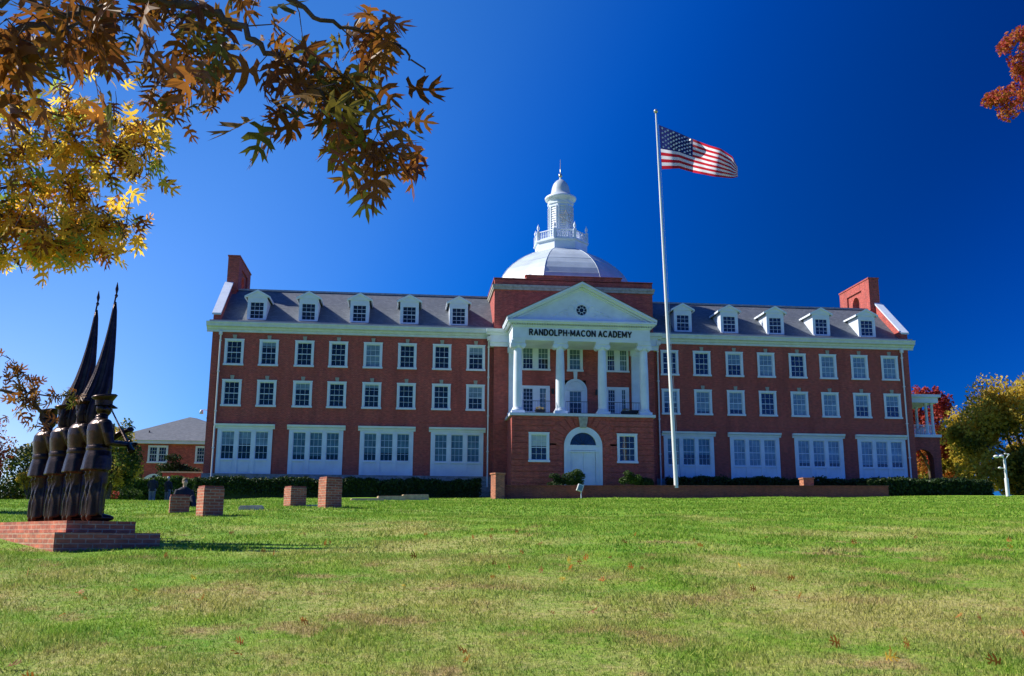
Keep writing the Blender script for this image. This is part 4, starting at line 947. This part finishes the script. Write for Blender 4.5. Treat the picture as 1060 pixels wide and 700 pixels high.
for cx in (-41.0,-36.0):
    mb=MB(); mb.box(cx-1.05,cx-.88,ay0-.1,ay0,2.9,4.7);mb.box(cx+.88,cx+1.05,ay0-.1,ay0,2.9,4.7);mb.box(cx-.09,cx+.09,ay0-.1,ay0,2.9,4.7);mb.box(cx-1.05,cx+1.05,ay0-.11,ay0,4.55,4.72);mb.box(cx-1.1,cx+1.1,ay0-.15,ay0,2.8,2.95)
    wn=mb.build('window',M['white'],AN)
    mb=MB(); mb.box(cx-.88,cx+.88,ay0-.03,ay0-.01,2.95,4.55); mb.build('pane',M['glass'],wn)
    sb=MB(); add_sash(sb,cx-.88,cx-.09,2.95,4.55,3,4,ay0-.05); add_sash(sb,cx+.09,cx+.88,2.95,4.55,3,4,ay0-.05); sb.build('sash',M['white'],wn)
mb=MB()
ra=arcpts(-41.2,.3,1.35,0,180,16); rb=arcpts(-41.2,.3,1.0,0,180,16)
for i in range(16): mb.prism([ra[i],ra[i+1],rb[i+1],rb[i]],'y',ay0-.15,ay0)
mb.box(-42.55,-42.2,ay0-.15,ay0,-2.5,.3); mb.box(-40.2,-39.85,ay0-.15,ay0,-2.5,.3); mb.box(-42.2,-40.2,ay0-.14,ay0,.2,.35); ad_=mb.build('arched_doorway',M['white'],AN)
mb=MB(); mb.add([(x,ay0-.04,z) for x,z in rb]+[],[tuple(range(17))]); mb.box(-42.2,-40.2,ay0-.05,ay0-.01,-2.5,.2); mb.build('door_glass',M['glass'],ad_)
t_=thing('garden_wall','low dark brick wall with pale coping beside the annex','wall',(-34,12,-2)); mb=MB(); mb.box(-36.5,-30.6,12,12.4,-3,.75); mb.build('wall_body',M['brick'],t_); mb=MB(); mb.box(-36.6,-30.6,11.94,12.46,.75,.88); mb.build('coping',M['conc'],t_)

# ---------------------------------------------------------------- plinth + bronze soldiers
e1=np.array([.79,.61]);e1/=np.linalg.norm(e1); e2=np.array([-e1[1],e1[0]]); ANG=math.atan2(e1[1],e1[0])
U0=np.array([-19.0,-66.02])
pl=thing('brick_plinth','two step red brick plinth carrying the bronze soldiers','plinth',(U0[0],U0[1],-5.45),ANG)
mb=MB(); mb.box(0,1.02,0,3.9,.1,.47); mb.build('upper_step',M['brick2'],pl,local=True)
mb=MB(); mb.box(-.2,1.36,-.14,4.2,-.35,.30); mb.build('lower_step',M['brick2'],pl,local=True)
def remesh(mb,name,mat,parent,vox=.012,smooth=2,disp=0):
    me=bpy.data.meshes.new('t'); me.from_pydata(mb.v,[],mb.f); o=bpy.data.objects.new('t',me); col.objects.link(o)
    r=o.modifiers.new('r','REMESH'); r.mode='VOXEL'; r.voxel_size=vox; r.use_smooth_shade=True
    s_=o.modifiers.new('s','SMOOTH'); s_.iterations=smooth; s_.factor=.5
    dg=bpy.context.evaluated_depsgraph_get(); dg.update(); m2=bpy.data.meshes.new_from_object(o.evaluated_get(dg)); bpy.data.objects.remove(o)
    m2.materials.clear(); m2.materials.append(mat)
    for p_ in m2.polygons: p_.use_smooth=True
    m2.name=name; o2=bpy.data.objects.new(name,m2); col.objects.link(o2); o2.parent=parent; return o2
def hand(mb,w,dr,s=1.0,curl=.6,side=1):
    """palm + five curled fingers; w wrist, dr pointing direction"""
    w=Vector(w); d=Vector(dr).normalized(); up=Vector((0,0,1)); sd_=d.cross(up).normalized(); nn=sd_.cross(d).normalized()
    mb.tube([w,w+d*.05*s,w+d*.095*s],[.026*s,.036*s,.034*s],8)
    for k in range(4):
        b=w+d*.09*s+nn*(.03-.02*k)*s; l=(.06,.07,.065,.05)[k]*s
        c1=b+d*l*.55+sd_*side*.012; c2=c1+d*l*.15+sd_*side*l*.5; c3=c2-d*l*.3+sd_*side*l*.25
        mb.tube([b,c1,c2,c3],[.0105*s,.010*s,.009*s,.008*s],6)
    b=w+d*.03*s+nn*.03*s; mb.tube([b,b+nn*.03*s+sd_*side*.025*s,b+nn*.03*s+sd_*side*.05*s+d*.03*s],[.013*s,.011*s,.009*s],6)
def fold_lathe(mb,prof,n=40,folds=0,amp=0,phase=0):     # prof (rx,ry,z,cx)
    v=[];
    for rx,ry,z,cx in prof:
        for k in range(n):
            a=2*math.pi*k/n; f=1+amp*math.sin(folds*a+phase+z*2)*(max(0,1.12-z)*2.4 if folds else 0)
            v.append((cx+rx*f*math.cos(a),ry*f*math.sin(a),z))
    m_=len(prof); f_=[(i*n+k,i*n+(k+1)%n,(i+1)*n+(k+1)%n,(i+1)*n+k) for i in range(m_-1) for k in range(n)]
    f_+= [tuple(range(n-1,-1,-1)),tuple((m_-1)*n+k for k in range(n))]
    mb.add(v,f_,0,True)
def soldier_body(pose):
    mb=MB()
    for s in (-1,1):
        y=s*.1
        mb.ell((.07,y*1.05,.05),(.165,.058,.06)); mb.ell((-.05,y*1.05,.06),(.06,.05,.07))
        mb.tube([(-.01,y*1.05,.07),(-.01,y*1.05,.25),(.0,y,.5),(.015,y,.56),(.0,y*.95,.8),(0,y*.85,.98)],[.098,.094,.094,.096,.112,.12],14)
        mb.tube([(.085,y,.12),(.092,y,.5),(.11,y,.85)],[.022,.018,.014],6)
        mb.tube([(-.095,y+.01,.1),(-.10,y,.3),(-.082,y-.01,.5),(-.10,y,.85)],[.026,.024,.018,.016],6)
        mb.tube([(-.07,y+.06,.08),(-.085,y+.055,.28),(-.06,y+.07,.55)],[.022,.026,.012],6); mb.tube([(-.06,y-.07,.3),(-.085,y-.03,.46),(-.05,y-.06,.7)],[.014,.024,.012],6)
        mb.tube([(-.08,y+.03,.62),(-.105,y-.01,.7),(-.07,y-.06,.82)],[.014,.02,.012],6); mb.tube([(0.0,y-.1,.1),(.0,y-.105,.4),(.02,y-.09,.7)],[.02,.022,.01],6)
        mb.tube([(.03,y+s*.07,.3),(-.03,y+s*.08,.45),(.05,y+s*.08,.62)],[.014,.018,.01],6)
        for zz in (.16,.22,.52,.6): mb.tube([(.07,y-.05,zz),(.095,y,zz-.02),(.07,y+.05,zz+.01)],.012,6)
    fold_lathe(mb,[(.176,.216,.76,-.01),(.168,.21,.86,-.005),(.16,.2,.97,0),(.138,.172,1.09,0),(.14,.17,1.13,0),(.155,.19,1.24,.005),(.165,.205,1.36,.005),(.15,.205,1.46,0),(.11,.17,1.52,-.005),(.07,.09,1.56,-.005),(.062,.066,1.6,0)],40,9,.045)
    fold_lathe(mb,[(.146,.18,1.065,0),(.15,.184,1.08,0),(.15,.184,1.115,0),(.146,.18,1.13,0)])
    mb.tube([(-.0,0,1.5),(.012,0,1.64)],[.062,.056],12)                    # neck
    # head
    mb.ell((.015,0,1.715),(.098,.076,.105)); mb.ell((.045,0,1.66),(.058,.052,.06)); mb.ell((.075,0,1.635),(.022,.025,.02))
    mb.tube([(.1,0,1.735),(.128,0,1.695)],[.009,.015],6); mb.ell((.098,0,1.745),(.018,.055,.012)); mb.ell((.1,0,1.667),(.014,.026,.009)); mb.ell((.097,0,1.654),(.013,.022,.008))
    for s in (-1,1): mb.ell((.088,s*.031,1.725),(.014,.015,.01)); mb.ell((.0,s*.08,1.7),(.022,.012,.034)); mb.ell((.07,s*.04,1.69),(.03,.02,.025))
    # collar
    mb.lathe([(.075,1.545),(.078,1.6),(.072,1.61)],(.0,0),16)
    # arms
    def arm(s,elb,wr,hd,side):
        mb.ell((0,s*.19,1.465),(.085,.075,.075))
        mb.tube([(0,s*.2,1.46),(elb[0]*.5,(s*.2+elb[1])/2+s*.015,(1.46+elb[2])/2),elb,((elb[0]+wr[0])/2,(elb[1]+wr[1])/2,(elb[2]+wr[2])/2),wr],[.075,.07,.062,.056,.044],12)
        mb.tube([(wr[0]-.05*(wr[0]-elb[0]),wr[1],wr[2]),wr],[.05,.05],10)
        hand(mb,wr,hd,1.05,side=side)
    if pose=='rifle':
        arm(-1,(.05,-.27,1.16),(.30,-.12,1.17),(.6,.55,.1),1)
        arm(1,(.10,.26,1.2),(.29,.10,1.38),(.5,-.3,.3),-1)
    else:
        arm(-1,(.06,-.28,1.2),(.29,-.08,1.3),(.4,.6,.15),1)
        arm(1,(.02,.26,1.16),(.02,.27,.92),(0.05,0,-1),1)
    for z in (1.2,1.29,1.38): mb.ell((.165,0,z),(.012,.012,.012))
    for s in (-1,1): mb.box(.135,.165,s*.07-.04,s*.07+.04,1.33,1.335)
    return mb
def bulky(o):
    for v in o.data.vertices: v.co.x*=1.22; v.co.y*=1.22
def cap_mb():
    mb=MB(); mb.lathe([(.098,1.765),(.1,1.80),(.102,1.825)],(.012,0),28,sx=1.08,sy=.95)
    v=[];n=28
    for r,z,tl in ((.1,1.82,0),(.142,1.862,.1),(.148,1.875,.1),(.13,1.888,.1),(.05,1.896,.1),(.002,1.896,.1)):
        for k in range(n):
            a=2*math.pi*k/n; x=r*1.08*math.cos(a); v.append((.012+x,r*.95*math.sin(a),z+tl*x*1.2))
    mb.add(v,[(i*n+k,i*n+(k+1)%n,(i+1)*n+(k+1)%n,(i+1)*n+k) for i in range(5) for k in range(n)],0,True)
    pts=[];pt2=[]
    for k in range(13):
        a=R_(-62+124*k/12); pts.append((.012+.1*math.cos(a),.094*math.sin(a),1.785)); pt2.append((.012+.1*math.cos(a)+.075*max(.1,math.cos(a*1.25)),.1*math.sin(a),1.752))
    v=pts+pt2+[(x,y,z-.01) for x,y,z in pts+pt2]
    f=[(i,i+1,14+i,13+i) for i in range(12)]+[(26+i,39+i,40+i,27+i) for i in range(12)]+[(13+i,14+i,40+i,39+i) for i in range(12)]
    mb.add(v,f,0,True); mb.v=[(x*.98,y*.98,1.765+(z-1.765)*1.35) for x,y,z in mb.v]; return mb
def rifle_mb():
    mb=MB(); a=Vector((.34,-.22,1.06)); b=Vector((.22,.36,1.74))
    mb.tube([a,a.lerp(b,.12),a.lerp(b,.3),a.lerp(b,.6)],[.045,.035,.026,.022],8); mb.tube([a.lerp(b,.55),b],.011,8); mb.tube([a.lerp(b,.3),a.lerp(b,.32)+Vector((.03,.02,-.06))],.012,6); mb.tube([a.lerp(b,.15)+Vector((.02,0,-.05)),a.lerp(b,.5)+Vector((.05,0,-.07)),a.lerp(b,.7)],.008,5); return mb
def flag_mb():
    b=Vector((.09,-.02,1.12)); tp=Vector((.335,-.02,3.71)); mb=MB(); mb.tube([b,tp],[.02,.014],10)
    mb.lathe([(.004,3.95),(.028,3.83),(.012,3.75),(.03,3.72),(.012,3.68)],(.342,-.02),8)
    cloth=MB(); n=44; rows=[]
    path=[(.335,3.86,.02,.02),(.335,3.7,.04,.03),(.325,3.4,.065,.05),(.31,3.1,.09,.065),(.29,2.8,.12,.08),(.26,2.5,.155,.11),(.22,2.25,.19,.135),(.17,2.05,.215,.15),(.13,1.88,.23,.16),(.11,1.7,.23,.155),(.12,1.5,.20,.13),(.14,1.3,.13,.09)]
    path=[(x,1.45+(z-1.45)*.895,rx*.85,ry) for x,z,rx,ry in path]
    v=[]
    for i,(x,z,rx,ry) in enumerate(path):
        for k in range(n):
            a=2*math.pi*k/n; f=1+.20*math.sin(7*a+i*.25)+.09*math.sin(13*a-i*.4)
            v.append((x+rx*f*math.cos(a),-.02+ry*f*math.sin(a),z+.05*math.sin(5*a+1)*(i>8)))
    f_=[(i*n+k,i*n+(k+1)%n,(i+1)*n+(k+1)%n,(i+1)*n+k) for i in range(len(path)-1) for k in range(n)]+[tuple(range(n-1,-1,-1)),tuple((len(path)-1)*n+k for k in range(n))]
    cloth.add(v,f_,0,True); return mb,cloth
SL=['bronze rifle bearing soldier nearest on the plinth, seen whole in peaked cap','bronze flag bearer standing second from the front right','bronze flag bearer standing third from the front right','bronze rifle bearing soldier at the far left end of the rank']
def sroot(i):
    q=U0+e1*.5+e2*(.36+.8*i); return thing('bronze_soldier',SL[i],'statue',(q[0],q[1],-4.98),ANG-R_(6),'bronze colour guard')
roots={}
s0=sroot(0); b0_=remesh(soldier_body('rifle'),'soldier_body',M['bronze'],s0,.0115); c0=cap_mb().build('peaked_cap',M['bronze'],s0,local=True); r0=rifle_mb().build('rifle',M['bronze'],s0,local=True)
bulky(b0_);bulky(c0);bulky(r0)
s1=sroot(1); b1_=remesh(soldier_body('flag'),'soldier_body',M['bronze'],s1,.0115); c1=cap_mb().build('peaked_cap',M['bronze'],s1,local=True); pm,cm_=flag_mb(); f1=pm.build('flag_staff',M['bronze'],s1,local=True); f2=cm_.build('furled_flag',M['bronze'],f1,local=True)
bulky(b1_);bulky(c1)
s2=sroot(2); s3=sroot(3)
for src,parts in ((s1,(b1_,c1)),):
    for pz in parts: c=pz.copy(); col.objects.link(c); c.parent=s2
c=f1.copy(); col.objects.link(c); c.parent=s2; c2_=f2.copy(); col.objects.link(c2_); c2_.parent=c
for pz in (b0_,c0,r0): c=pz.copy(); col.objects.link(c); c.parent=s3

# ---------------------------------------------------------------- pedestrians
capc=plain('brown_cap',(.12,.08,.04),.8,.1,6)
skin=plain('skin',(.48,.30,.22),.6,.05,5); navy=plain('navy_cloth',(.012,.014,.03),.85,.15,6); greyc=plain('grey_trousers',(.16,.17,.2),.85,.15,6); tanc=plain('tan_cap',(.55,.42,.26),.8,.1,6); hairw=plain('pale_hair',(.6,.55,.5),.7,.1,9); dark=plain('dark_hair',(.02,.015,.012),.7,.1,9)
def person(label,loc,rz,top,trs,hatm,sit=False):
    t_=thing('person',label,'person',loc,rz,None)
    mb=MB(); dz=0
    hipz=.92 if not sit else .18
    up=hipz-.92
    for s in (-1,1):
        y=s*.1
        if sit: pts=[(0,y,.17),(.42,y*1.3,.45),(.62,y*1.4,.1),(.66,y*1.4,.05)]
        else: pts=[(0,y,.95),(.01,y,.5),(-.01,y,.08)]
        mb.tube(pts,[.09,.06,.045,.04][:len(pts)],10); mb.ell((pts[-1][0]+.06,pts[-1][1],.05),(.13,.045,.045))
        e=(.02,s*.27,1.16+up); w_=(.16,s*.2,.97+up) ; mb.tube([(0,s*.19,1.44+up),e,w_],[.055,.045,.033],9); hand(mb,w_,(.5,0,-.8),.95,side=-s)
    fold_lathe(mb,[(.13,.17,.9+up,0),(.11,.145,1.1+up,0),(.125,.175,1.32+up,0),(.1,.17,1.44+up,0),(.06,.07,1.52+up,0)])
    mb.tube([(0,0,1.48+up),(.01,0,1.6+up)],[.055,.05],10); mb.ell((.012,0,1.68+up),(.092,.072,.108)); mb.ell((.05,0,1.62+up),(.045,.045,.05)); mb.tube([(.1,0,1.69+up),(.12,0,1.655+up)],[.01,.014],6)
    for s in (-1,1): mb.ell((0,s*.076,1.67+up),(.02,.012,.03)); mb.ell((.085,s*.03,1.69+up),(.012,.012,.008))
    mb.ell((.09,0,1.625+up),(.01,.024,.007))
    remesh(mb,'body',skin,t_,.016,1)
    mb=MB(); fold_lathe(mb,[(.165,.21,.84+up,0),(.15,.19,1.0+up,0),(.15,.185,1.15+up,0),(.165,.215,1.34+up,0),(.13,.205,1.46+up,0),(.075,.085,1.535+up,0)],40,7,.03)
    for s in (-1,1): mb.tube([(0,s*.19,1.44+up),(.0,s*.24,1.3+up),(.02,s*.27,1.16+up),(.14,s*.21,1.0+up)],[.085,.078,.07,.055],10)
    remesh(mb,'jacket',top,t_,.018,2)
    mb=MB()
    for s in (-1,1):
        y=s*.1
        pts=[(0,y,.17),(.42,y*1.3,.47),(.6,y*1.4,.14)] if sit else [(0,y*.9,.98),(.0,y,.75),(.015,y,.5),(-.005,y,.1)]
        mb.tube(pts,[.125,.09,.075] if sit else [.125,.11,.092,.085],12)
    remesh(mb,'trousers',trs,t_,.018,2)
    mb=MB(); mb.ell((-.012,0,1.715+up),(.102,.085,.1)); mb.v=[(x,y,max(z,1.69+up-.0) if x>.03 else z) for x,y,z in mb.v]
    mb.build('cap' if sit else 'hair',hatm,t_,local=True)
    return t_
def pplace(px,py_head,d,h):
    q=P(px,py_head,d); return (q[0],q[1],float(q[2])-h)
q=P(158.8,494.5,60); person('person in navy jacket and grey trousers, left of the two walkers',(q[0],q[1],float(gz(q[0],q[1]))),R_(100),navy,greyc,dark)
print('personA head should be',q[2],'ground',gz(q[0],q[1]))
q=P(174.5,496.5,61); person('pale haired person in dark top, right of the two walkers',(q[0],q[1],float(gz(q[0],q[1]))-.05),R_(60),navy,greyc,hairw)
q=P(191.5,500,29); person('person in brown cap and dark jacket seated behind the leftmost brick pillar',(q[0],q[1],float(q[2])-.92),R_(-60),navy,navy,capc,sit=True)
print('seated',q, gz(q[0],q[1]))

# ---------------------------------------------------------------- overhanging branches
def oak_outline():
    half=[(0,.0),(.02,.10),(.20,.05),(.33,.13),(.12,.19),(.045,.27),(.26,.33),(.46,.52),(.36,.53),(.42,.62),(.20,.48),(.045,.44),(.04,.56),(.20,.64),(.38,.88),(.24,.80),(.22,.90),(.12,.72),(.04,.68),(.05,.86),(.0,1.08)]
    return half
def leaves(mb_list,pts_dirs,size):
    """pointed lobed leaves: centre fan strips, bent along the midrib"""
    half=oak_outline(); out_v=[];out_f=[]
    n=len(half); vc=0
    for (p,d,s) in pts_dirs:
        p=np.array(p);d=d/np.linalg.norm(d); side=np.cross(d,rng.normal(size=3)); side/=np.linalg.norm(side); nn=np.cross(side,d)
        bend=rng.uniform(-.35,.35); cup=rng.uniform(-.5,.5)
        def mk(x,y): return p+s*(side*x+d*y+nn*(bend*y*y+cup*x*x*2))
        R=[mk(x,y) for x,y in half]; Lf=[mk(-x*rng.uniform(.85,1.1),y) for x,y in half]; Mi=[mk(0,y) for x,y in half]
        vs_=R+Lf[1:-1]
        loop=list(range(n))+[n+(n-3)-k for k in range(n-2)]
        out_v+=vs_; out_f.append([vc+i for i in loop]); vc+=len(vs_)
        # stalk
    return out_v,out_f
def leaf_mesh(name,pd,mats,parent,wts):
    v,f=leaves(None,pd,1)
    me=bpy.data.meshes.new(name); off=np.array(WORLD(parent)); me.from_pydata([tuple(np.array(q)-off) for q in v],[],f)
    for m_ in mats: me.materials.append(M[m_])
    mi=rng.choice(len(mats),len(f),p=wts); me.polygons.foreach_set('material_index',mi.astype(np.int32)); me.update()
    bm=bmesh.new(); bm.from_mesh(me); bmesh.ops.triangulate(bm,faces=bm.faces,ngon_method='EAR_CLIP'); bm.to_mesh(me); bm.free()
    o=bpy.data.objects.new(name,me); col.objects.link(o); o.parent=parent; return o
def twigline(mb,pts,r0,r1):
    k=len(pts); mb.tube([tuple(p) for p in pts],[r0+(r1-r0)*i/(k-1) for i in range(k)],7)
OT=thing('oak_tree','autumn oak whose brown and yellow leafy branches hang into the top left','tree',(-23.0,-80.6,float(gz(-23.0,-80.6))))
tb=np.array([-23.0,-80.6,float(gz(-23.0,-80.6))]); mbT=MB()
crot=tb+np.array([.4,.2,5.2]); mbT.tube([tuple(tb-[0,0,.3]),tuple(tb+[.1,0,1.5]),tuple(tb+[.2,.1,3.5]),tuple(crot)],[.42,.33,.28,.22],14)
def subdiv(pts,k=6,j=.02):
    out=[]
    for a,b in zip(pts[:-1],pts[1:]):
        for i in range(k): out.append(np.array(a)+(np.array(b)-a)*i/k+(rng.normal(size=3)*j if i else 0))
    out.append(np.array(pts[-1])); return out
pd1=[];pd2=[];pd3=[]
def branch(px_pts,d,r0,r1,nl,size,store,spread,drop=.6,start_limb=True,rect=None):
    pts=[P(x,y,d+dd) for x,y,dd in px_pts]
    if start_limb: twigline(mbT,subdiv([crot,crot+(pts[0]-crot)*.5+[0,0,.5],pts[0]],4,.01),r0*2.2,r0)
    line=subdiv(pts,5,.012*d/3.6); twigline(mbT,line,r0,r1)
    for _ in range(nl):
        i=rng.integers(1,len(line)); b=line[i]
        # side twig
        dr=rng.normal(size=3)*[1,1,.7]; dr[2]-=.25; dr/=np.linalg.norm(dr); ln=abs(rng.normal(0,spread))+spread*.25
        e=b+dr*ln; m_=b+dr*ln*.5+[0,0,.03]
        e[2]-=ln*.25*drop
        if rect:
            rel=e-CAM; z=rel@cf; x=530+1000*(rel@cr)/z; y=350-1000*(rel@cu)/z
            if not (rect[0]<x<rect[2] and rect[1]<y<rect[3]): continue
        twigline(mbT,[b,m_,e],.003*min(1.1,d/3.6),.0012*min(1.1,d/3.6))
        for q in range(rng.integers(2,5)):
            ld=dr*.5+rng.normal(size=3)*.6; ld[2]-=drop; pp=e if q else m_
            store.append((pp+rng.normal(size=3)*size*.25,ld,size*rng.uniform(.65,1.15)))
# near brown spray
branch([(-60,-40,0),(100,-15,0),(200,5,0),(238,22,0),(270,46,0),(300,68,.05),(330,92,.05),(362,112,.1)],3.6,.022,.004,17,.16,pd1,.14,rect=(-80,-90,430,185))
branch([(230,-40,-.1),(300,0,0),(345,22,0),(385,32,.05),(420,52,.1),(440,75,.1)],3.7,.012,.003,17,.15,pd1,.13,start_limb=False,rect=(200,-90,432,185))
branch([(300,60,0),(345,72,0),(385,95,.1),(405,130,.1),(420,165,.15)],3.7,.008,.002,18,.16,pd1,.10,start_limb=False,rect=(290,20,428,188))
branch([(330,92,.0),(350,120,0),(372,150,.1),(400,180,.1)],3.6,.007,.002,12,.155,pd1,.08,start_limb=False,rect=(300,60,440,195))
branch([(-60,60,-.5),(0,40,-.4),(45,25,-.3),(90,30,-.2)],3.0,.016,.004,17,.155,pd1,.14,rect=(-80,-60,140,150))
branch([(-60,0,-.4),(10,-5,-.4),(70,15,-.3),(120,10,-.2),(150,40,-.1)],3.1,.013,.004,13,.155,pd1,.13,start_limb=False,rect=(-80,-60,180,110))
branch([(105,-20,0),(95,20,0),(82,55,0)],3.5,.006,.002,10,.11,pd1,.08,start_limb=False)
branch([(150,-10,0),(185,15,0),(205,50,.1),(225,80,.1),(240,92,.1)],3.7,.006,.002,18,.11,pd1,.09,start_limb=False,rect=(110,-60,262,125))
branch([(60,50,0),(110,55,0),(160,75,0),(195,95,.1)],3.8,.006,.002,16,.11,pd1,.08,start_limb=False,rect=(40,20,215,120))
# farther yellow sprays
for pts,n in (([(-60,110,0),(0,105,0),(60,120,0),(120,125,.1),(175,140,.1)],95),([(-60,160,0),(0,155,0),(50,150,0),(110,150,.1),(150,165,.1)],80),([(-60,215,0),(0,222,0),(45,235,.1),(90,225,.1),(130,235,.1)],110),([(-50,190,0),(0,195,0),(60,190,.1),(95,185,.1)],60),([(20,235,0),(45,250,0),(80,262,.1),(100,268,.1)],60),([(-50,250,0),(0,262,0),(20,270,0),(28,278,.1)],40)):
    branch(pts,5.9,.010,.002,int(n*1.0),.125,pd2,.13,start_limb=(pts[0][1] in (160,215)),rect=(-70,75,172,268))
# low spray in front of the left soldiers
branch([(-50,395,0),(0,404,0),(28,408,0),(40,424,0),(50,440,.05)],6.4,.01,.012,15,.10,pd3,.12,drop=.2,rect=(-60,355,78,440))
branch([(28,408,0),(50,410,0),(70,405,0),(84,412,0)],6.4,.006,.002,11,.10,pd3,.09,drop=.2,start_limb=False,rect=(10,375,80,435))
branch([(20,406,0),(14,385,0),(6,368,0)],6.4,.005,.002,9,.09,pd3,.06,drop=0,start_limb=False)
tr_=mbT.build('trunk',M['bark'],OT)
leaf_mesh('crown',pd1+pd3,['oakb','oako'],OT,[.85,.15]); leaf_mesh('crown',pd2,['oaky','oakg','oakb'],OT,[.62,.22,.16])
# maple branch at the upper right
MT=thing('maple_tree','orange red maple whose branch tip enters the upper right edge','tree',base_at(4.5,-66))
mbT=MB(); b=np.array(base_at(4.5,-66)); fk=b+[-.3,.2,6.5]; mbT.tube([tuple(b-[0,0,.3]),tuple(b+[0,0,3]),tuple(fk)],[.38,.3,.2],12)
cs=[]
for pts in (((1090,10),(1062,40),(1040,48)),((1090,90),(1062,96),(1038,100),(1026,104)),((1090,60),(1066,68),(1054,72)),((1100,30),(1080,30),(1060,36))):
    w3=[P(x,y,20) for x,y in pts]; twigline(mbT,subdiv([fk,w3[0]],5,.03)+w3,.06,.01)
    for q in w3: cs.append(q)
for x,y in ((1047,40),(1040,50),(1052,62),(1056,75),(1050,92),(1040,108),(1030,100),(1024,104),(1056,100),(1042,118),(1058,34),(1062,50),(1064,84),(1036,98),(1052,112)): cs.append(P(x,y,20+rng.normal()*.2))
for _ in range(60): cs.append(P(rng.uniform(1068,1300),rng.uniform(-200,115),20+rng.normal()*1.5))
cs=np.array(cs); rs=np.tile(np.array([.17,.2,.16]),(len(cs),1)); V,F=leafcloud(cs,rs,9000,.085,hollow=.05)
mi=rng.choice(2,len(F),p=[.45,.55]); bulk('crown',V,F,[M['red'],M['orange']],mi,parent=MT); mbT.build('trunk',M['bark'],MT)

# ---------------------------------------------------------------- grass blades and fallen leaves
def blades():
    out=[]
    for (d0,d1,dens,h,wd) in ((4.5,9,2500,.034,.0045),(9,14,1400,.036,.006),(14,24,420,.042,.010),(24,42,110,.05,.018),(42,72,26,.06,.034)):
        area=.62*(d1*d1-d0*d0)/2*2; n=int(area*dens*1.0)
        d=np.sqrt(rng.uniform(d0*d0,d1*d1,n)); u=rng.uniform(-.6,.6,n)*d
        x=CAM[0]+d*.1076+u*.9942; y=CAM[1]+d*.9942-u*.1076
        z=gz(x,y)+.02*np.sin(x*2.1+y)*np.sin(y*1.7-x*.6)-.004
        hh=h*rng.uniform(.45,1.35,n)*(1+.35*np.sin(x*3.1)*np.sin(y*2.7)); a=rng.uniform(0,2*np.pi,n); lean=rng.uniform(.1,1.1,n)*hh
        la=rng.uniform(0,2*np.pi,n); w_=wd*rng.uniform(.6,1.3,n)
        # skip under plinth
        q=np.stack([x-U0[0],y-U0[1]],-1); a1=q@e1;a2=q@e2; ok=~((a1>-.25)&(a1<1.75)&(a2>-.18)&(a2<4.2))
        b0=np.stack([x-np.cos(a)*w_,y-np.sin(a)*w_,z],-1);b1=np.stack([x+np.cos(a)*w_,y+np.sin(a)*w_,z],-1);tp=np.stack([x+np.cos(la)*lean,y+np.sin(la)*lean,z+hh],-1)
        out.append(np.stack([b0,b1,tp],1)[ok])
    v=np.concatenate(out).reshape(-1,3); n=len(v)//3
    o=bulk('grass',v,np.arange(n*3).reshape(n,3),M['blade']); setp(o,'short mown grass blades across the near lawn','grass',None,'stuff')
    print('blades',n)
blades()
fl_=[]
def fallen(i):
    d=math.sqrt(rng.uniform(6.3**2,18**2)); u=rng.uniform(-.55,.55)*d
    x=CAM[0]+d*.1076+u*.9942; y=CAM[1]+d*.9942-u*.1076; z=float(gz(x,y))+.035
    v,f=leaves(None,[((0,0,0),np.array([math.cos(i),math.sin(i),.15]),.10)],1)
    me=bpy.data.meshes.new('fallen_leaf'); me.from_pydata([tuple(q) for q in v],[],f); me.materials.append(M['orange'] if i%3==0 else M['oaky'] if i%7==0 else M['oakb'])
    o=bpy.data.objects.new('fallen_leaf',me); col.objects.link(o); o.location=(x,y,z); s=rng.uniform(.6,1.1); o.scale=(s,s,s*1.3); setp(o,'small dry fallen leaf lying on the lawn','leaf','fallen leaves on the lawn')
for i in range(95): fallen(i)
